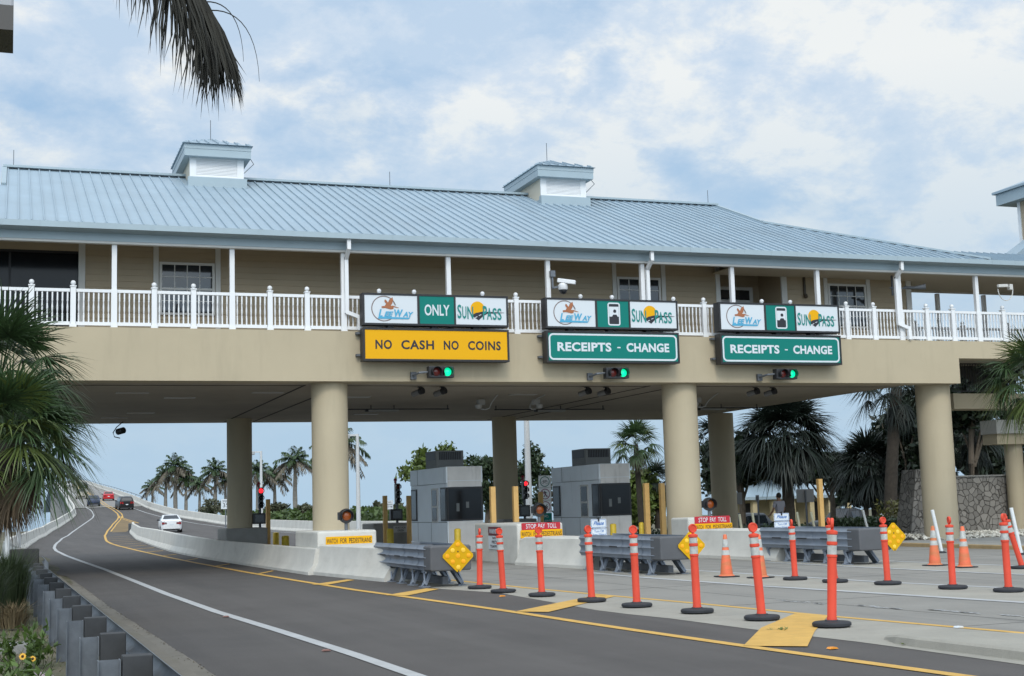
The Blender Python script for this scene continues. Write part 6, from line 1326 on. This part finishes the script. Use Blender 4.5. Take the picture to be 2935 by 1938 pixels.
# landing and stair behind the beam's step
t = thing('stair', (32, 39, 0), 'stair landing with black railing between the deck and the right tower', 'stair')
z1 = at(2760, 1128, 38.6).z; z0 = at(2760, 1172, 38.6).z; xa, xb = 30.35, 36.5
q = MB(); q.box(xa, xb, 38.6, 39.5, z0, z1); q.build('landing', beige, t)
q = MB(); zr_ = z1 + 1.05; q.box(xa, xb, 38.62, 38.66, zr_ - .04, zr_); q.box(xa, xb, 38.62, 38.66, z1 + .06, z1 + .1)
x = xa + .05
while x < xb: q.box(x - .009, x + .009, 38.63, 38.65, z1 + .1, zr_ - .04); x += .11
q.build('railing', black, t)
q = MB(); q.obox((xa + .8, 39.3, z1 + 1.5), (xb - 2, 39.3, z1 - .1), .06, .06)
for i in range(22): f = i / 22; x = xa + .8 + (xb - 2.8 - xa) * f; z = z1 + 1.5 - 1.6 * f; q.box(x - .01, x + .01, 39.29, 39.31, z - 1.0, z)
q.build('stair_rail', black, t)
q = MB(); q.obox((xa + 1.2, 39.9, z1 + 1.2), (xb - 2, 39.9, z1 - .4), .8, .2); q.build('stair_flight', mat('dark stair steel', (.03, .03, .032), .6), t)
ca = at(2905, 1300, 39.7); t = thing('stair_tower', (ca.x + 2, 42, 0), 'beige tower with pale blue gabled roof at the right edge', 'tower')
q = MB(); q.lathe((ca.x, 39.7, 0), [(.31, 0), (.31, at(2905, 1274, 39.7).z)], 28); q.build('column', beige, t, smooth=True)
q = MB(); zc0, zc1, zc2 = at(2890, 1273, 39.2).z, at(2890, 1243, 39.2).z, at(2890, 1204, 39.2).z; xc = at(2858, 1260, 39.2).x; q.box(xc, xc + 8, 39.2, 39.95, zc0, zc1 - .003); q.build('beam', beige, t); q = MB(); q.box(xc - .12, xc + 8, 39.05, 39.9, zc1, zc2); q.build('parapet', mat('pale grey parapet', (.40, .39, .36), .8, var=.05), t)
e0 = at(2842, 556, 41.2); f0 = at(2852, 591, 41.1); wl = at(2922, 640, 40.4); ztw = f0.z + .02
q = MB(); q.box(wl.x, wl.x + 8, 33.0, 40.4, zc2, ztw); q.build('wall', beige_side, t); q = MB(); q.box(38.3, wl.x + 7.8, 33.3, 39.94, -.1, zc2 + .01); q.build('ground_floor', beige, t); q = MB(); q.box(wl.x - .03, wl.x + .1, 40.28, 40.43, zc2, ztw); q.build('corner_trim', white, t)
y0_, y1_, x0_, x1_ = 32.0, 41.2, e0.x, e0.x + 9.5
q = MB(); q.box(x0_ + .1, x1_ - .1, y0_ + .1, y1_ - .1, f0.z, e0.z - .06); fz = q.build('eave_fascia', roof_trim, t)
q = MB(); cxr, cyr = (x0_ + x1_) / 2, (y0_ + y1_) / 2; zt_ = e0.z + 1.9
q.add([(x0_, y0_, e0.z - .055), (x1_, y0_, e0.z - .055), (x1_, y1_, e0.z - .055), (x0_, y1_, e0.z - .055), (x0_, y0_, e0.z + .03), (x1_, y0_, e0.z + .03), (x1_, y1_, e0.z + .03), (x0_, y1_, e0.z + .03), (cxr, cyr, zt_)], [(0, 1, 2, 3), (0, 4, 5, 1), (1, 5, 6, 2), (2, 6, 7, 3), (3, 7, 4, 0), (4, 8, 5), (5, 8, 6), (6, 8, 7), (7, 8, 4)]); q.build('roof', roof_m, t)
l0 = at(2895, 735, 38.6); l1 = at(2935, 704, 38.6); s3 = (l1.z - l0.z) / (l1.x - l0.x); q = MB(); q.prism([(l0.x, l0.z - .05), (l0.x + 2, l0.z - .05 + s3 * 2), (l0.x + 4, l0.z - .05)], 38.5, 39.4); q.build('lower_gable', roof_m, t)
# ------------------------------------------------------------------ small building with hip roof behind the lot
Y = 96; a = at(2093, 1421, Y); c = at(2456, 1412, Y); zr2 = at(2160, 1391, Y).z + .35; ze2 = at(2200, 1424, Y).z; zg = -.95
t = thing('kiosk_building', ((a.x + c.x) / 2, Y, zg), 'small cream building with pale blue hip roof beyond the parking lot', 'building'); x0, x1 = a.x, c.x; pxr = at(2160, 1391, Y).x; d = pxr - x0
q = MB(); q.add([(x0, Y, ze2), (x1, Y, ze2), (x1, Y + 2 * d, ze2), (x0, Y + 2 * d, ze2), (x0 + d, Y + d, zr2 + .5), (x1 - d, Y + d, zr2 + .5)], [(0, 1, 5, 4), (1, 2, 5), (2, 3, 4, 5), (3, 0, 4), (3, 2, 1, 0)]); r_o = q.build('roof', roof_m, t, fixn=False); q = MB(); q.box(x0, x1, Y - .02, Y + .1, ze2 - .22, ze2 + .02); q.build('fascia', roof_trim, r_o)
crm = mat('cream wall', (.50, .41, .24), .8, var=.05); q = MB(); q.box(x0 + .9, x1 - .9, Y + 2.0, Y + 2 * d - 1, zg, ze2 - .01); q.build('wall', crm, t); q = MB()
for i in range(7): x = x0 + .6 + (x1 - x0 - 1.2) * i / 6; q2_ = MB(); q2_.box(x - .2, x + .2, Y + .3, Y + .7, zg, ze2 - .2); q2_.build('porch_column', crm, t)
for i, x in enumerate((x0 + 2.2, x0 + 5.2, x0 + 8.2)): q = MB(); q.box(x, x + 1.1, Y + 1.96, Y + 1.99, zg + .05, zg + 2.1); q.build('door', mat('dark doorway', (.03, .026, .022), .6), t)
# ------------------------------------------------------------------ the person
c = at(2233, 1440, 44); px_, py_ = c.x, 44.
t = thing('person', (px_, py_, .0), 'person seen from behind in a grey T-shirt, standing behind the wipers sign', 'person')
def skin_body(name, verts, edges, radii, m, parent, sub=2):
    me = bpy.data.meshes.new(name); me.from_pydata(verts, edges, []); o = bpy.data.objects.new(name, me); COL.objects.link(o); o.parent = parent; me.materials.append(m)
    s_ = o.modifiers.new('skin', 'SKIN')
    for v_, r_ in zip(me.skin_vertices[0].data, radii): v_.radius = (r_[0], r_[1]) if isinstance(r_, tuple) else (r_, r_)
    me.skin_vertices[0].data[0].use_root = True; s_.use_smooth_shade = True
    b_ = o.modifiers.new('sub', 'SUBSURF'); b_.levels = sub; b_.render_levels = sub; return o
skin = mat('tanned skin', (.32, .17, .11), .55, var=.05, vscale=8); shirt = mat('grey cotton shirt', (.34, .33, .37), .9, var=.08, vscale=5); short = mat('dark shorts', (.03, .032, .04), .9); hair_m = mat('dark hair', (.02, .015, .012), .8)
V = [(0, 0, .93), (0, .0, 1.12), (0, .01, 1.32), (0, 0, 1.44), (0, .01, 1.50), (0, .02, 1.56), (0, .02, 1.66),
     (.09, 0, .86), (.10, .03, .48), (.10, 0, .10), (.11, .12, .04), (-.09, 0, .86), (-.10, -.02, .48), (-.10, -.10, .10), (-.11, .02, .04),
     (.19, 0, 1.40), (.25, .05, 1.12), (.24, .22, .98), (.23, .29, .94), (-.19, 0, 1.40), (-.25, .05, 1.12), (-.24, .22, .98), (-.23, .29, .94)]
Ed = [(0, 1), (1, 2), (2, 3), (3, 4), (4, 5), (5, 6), (0, 7), (7, 8), (8, 9), (9, 10), (0, 11), (11, 12), (12, 13), (13, 14), (2, 15), (15, 16), (16, 17), (17, 18), (2, 19), (19, 20), (20, 21), (21, 22)]
Rd = [(.14, .11), (.14, .105), (.17, .11), (.10, .08), .055, .085, .075, .085, .055, .042, .04, .085, .055, .042, .04, .058, .042, .032, .035, .058, .042, .032, .035]
bo = skin_body('body', V, Ed, Rd, skin, t)
for s in (1, -1):
    for k in range(5):
        q = MB(); bx_, by_, bz_ = s * .23, .29, .94; o = (k - 2) * .016; q.tube([(bx_ + o, by_, bz_), (bx_ + o, by_ + .05 + .006 * (2 - abs(k - 2)), bz_ - .01), (bx_ + o * .9, by_ + .075, bz_ - .035), (bx_ + o * .9, by_ + .065, bz_ - .06)], [.010, .009, .008, .006], 6); f_ = q.build('finger', skin, None, smooth=True); f_.parent = t
skin_body('shirt', [(0, 0, .90), (0, 0, 1.12), (0, .01, 1.32), (0, 0, 1.44), (.19, 0, 1.40), (.235, .035, 1.2), (-.19, 0, 1.40), (-.235, .035, 1.2)], [(0, 1), (1, 2), (2, 3), (2, 4), (4, 5), (2, 6), (6, 7)], [(.165, .13), (.165, .128), (.19, .13), (.105, .085), .075, .066, .075, .066], shirt, t)
skin_body('shorts', [(0, 0, .90), (.09, 0, .82), (.10, .02, .52), (-.09, 0, .82), (-.10, -.01, .52)], [(0, 1), (1, 2), (0, 3), (3, 4)], [(.155, .125), .105, .088, .105, .088], short, t)
q = MB(); q.ball((0, .0, 1.655), .098, 14, 9, 1.1); h_ = q.build('hair', hair_m, None, smooth=True); h_.parent = t
for s in (1, -1):
    q = MB(); q.ball((s * .093, .03, 1.62), .022, 8, 6, 1.4); e = q.build('ear', skin, None, smooth=True); e.parent = t
    q = MB(); yo = 0.02 if s > 0 else -.08; q.loft([[(s * .105 + a * .045, yo + b2 * .13, z) for a, b2 in ((-1, -.7), (1, -.7), (1.05, .6), (.4, 1.05), (-.4, 1.05), (-1.05, .6))] for z in (.0, .05, .075)]); sh_ = q.build('shoe', black, None, smooth=True); sh_.parent = t
t.rotation_euler = (0, 0, R(8))

# ------------------------------------------------------------------ small litter and weeds on the gore
def ground_pt(px, py):
    d = CR @ np.array([px - 1467.5, py - 969., 3905.]); t_ = -1.6 / d[2]; return Vector((d[0] * t_, d[1] * t_, 0))
for px, py, r_, n_, lb in ((2242, 1807, .12, 20, 'small green weed growing through the broad yellow stripe'), (2592, 1850, .06, 14, 'tiny weed at the kerb edge of the raised median')):
    p = ground_pt(px, py); w_ = thing('weed', p, lb, 'weed'); q = MB()
    for i in range(n_):
        a = NR.uniform(0, 6.28); d = np.array([math.cos(a), math.sin(a), .35]); b2 = np.array([p.x, p.y, .012]) + np.array([NR.normal(0, r_ * .5), NR.normal(0, r_ * .5), 0]); e = np.array([-d[1], d[0], 0]) * .012; L_ = NR.uniform(.04, .09)
        q.add([b2, b2 + d * L_ * .5 + e, b2 + d * L_, b2 + d * L_ * .5 - e], [(0, 1, 2, 3)])
    q.build('leaves', mat('fresh weed leaf', (.16, .20, .05), .5, trans=.3), w_, fixn=False)
for px, py, m_, lb in ((2386, 1862, mat('amber road stud', (.75, .28, .02), .4), 'amber road stud by the yellow line at the broad stripe'), (1440, 1711, mat('amber road stud', (.75, .28, .02), .4), 'amber road stud on the yellow line behind the front hatch bars'), (935, 1868, mat('dull red road stud', (.22, .11, .09), .5), 'dull red road stud beside the white edge line, nearest'), (648, 1770, mat('dull red road stud', (.22, .11, .09), .5), 'dull red road stud beside the white edge line, farther away'), (2748, 1801, white_s, 'crumpled white scrap on the raised median')):
    p = ground_pt(px, py); q = MB(); q.prism([(p.x - .05, .010), (p.x + .05, .010), (p.x + .03, .026), (p.x - .03, .026)], p.y - .04, p.y + .04); tag(q.build('road_stud' if 'stud' in lb else 'litter', m_), lb, 'road stud' if 'stud' in lb else 'litter')

# leaf litter gathered along the gutter
q = MB()
for i in range(420):
    y = 8 + 26 * NR.uniform() ** 1.3; x = (aleft(y) - abs(NR.normal(0, .04))) if NR.uniform() < .7 else (cu(y) + abs(NR.normal(0, .05))); s_ = NR.uniform(.006, .022); a = NR.uniform(0, 3.14); e = np.array([math.cos(a), math.sin(a), 0]); n_ = np.array([-e[1], e[0], 0]); c = np.array([x, y, .014]); q.add([c - e * s_, c + n_ * s_ * .4, c + e * s_ + UPV * .008, c - n_ * s_ * .4], [(0, 1, 2, 3)])
tag(q.build('leaf_litter', mat('brown leaf litter', (.05, .038, .022), .9, island=.5), fixn=False), 'brown leaf litter along the gutter edge', 'leaf litter', kind='stuff')
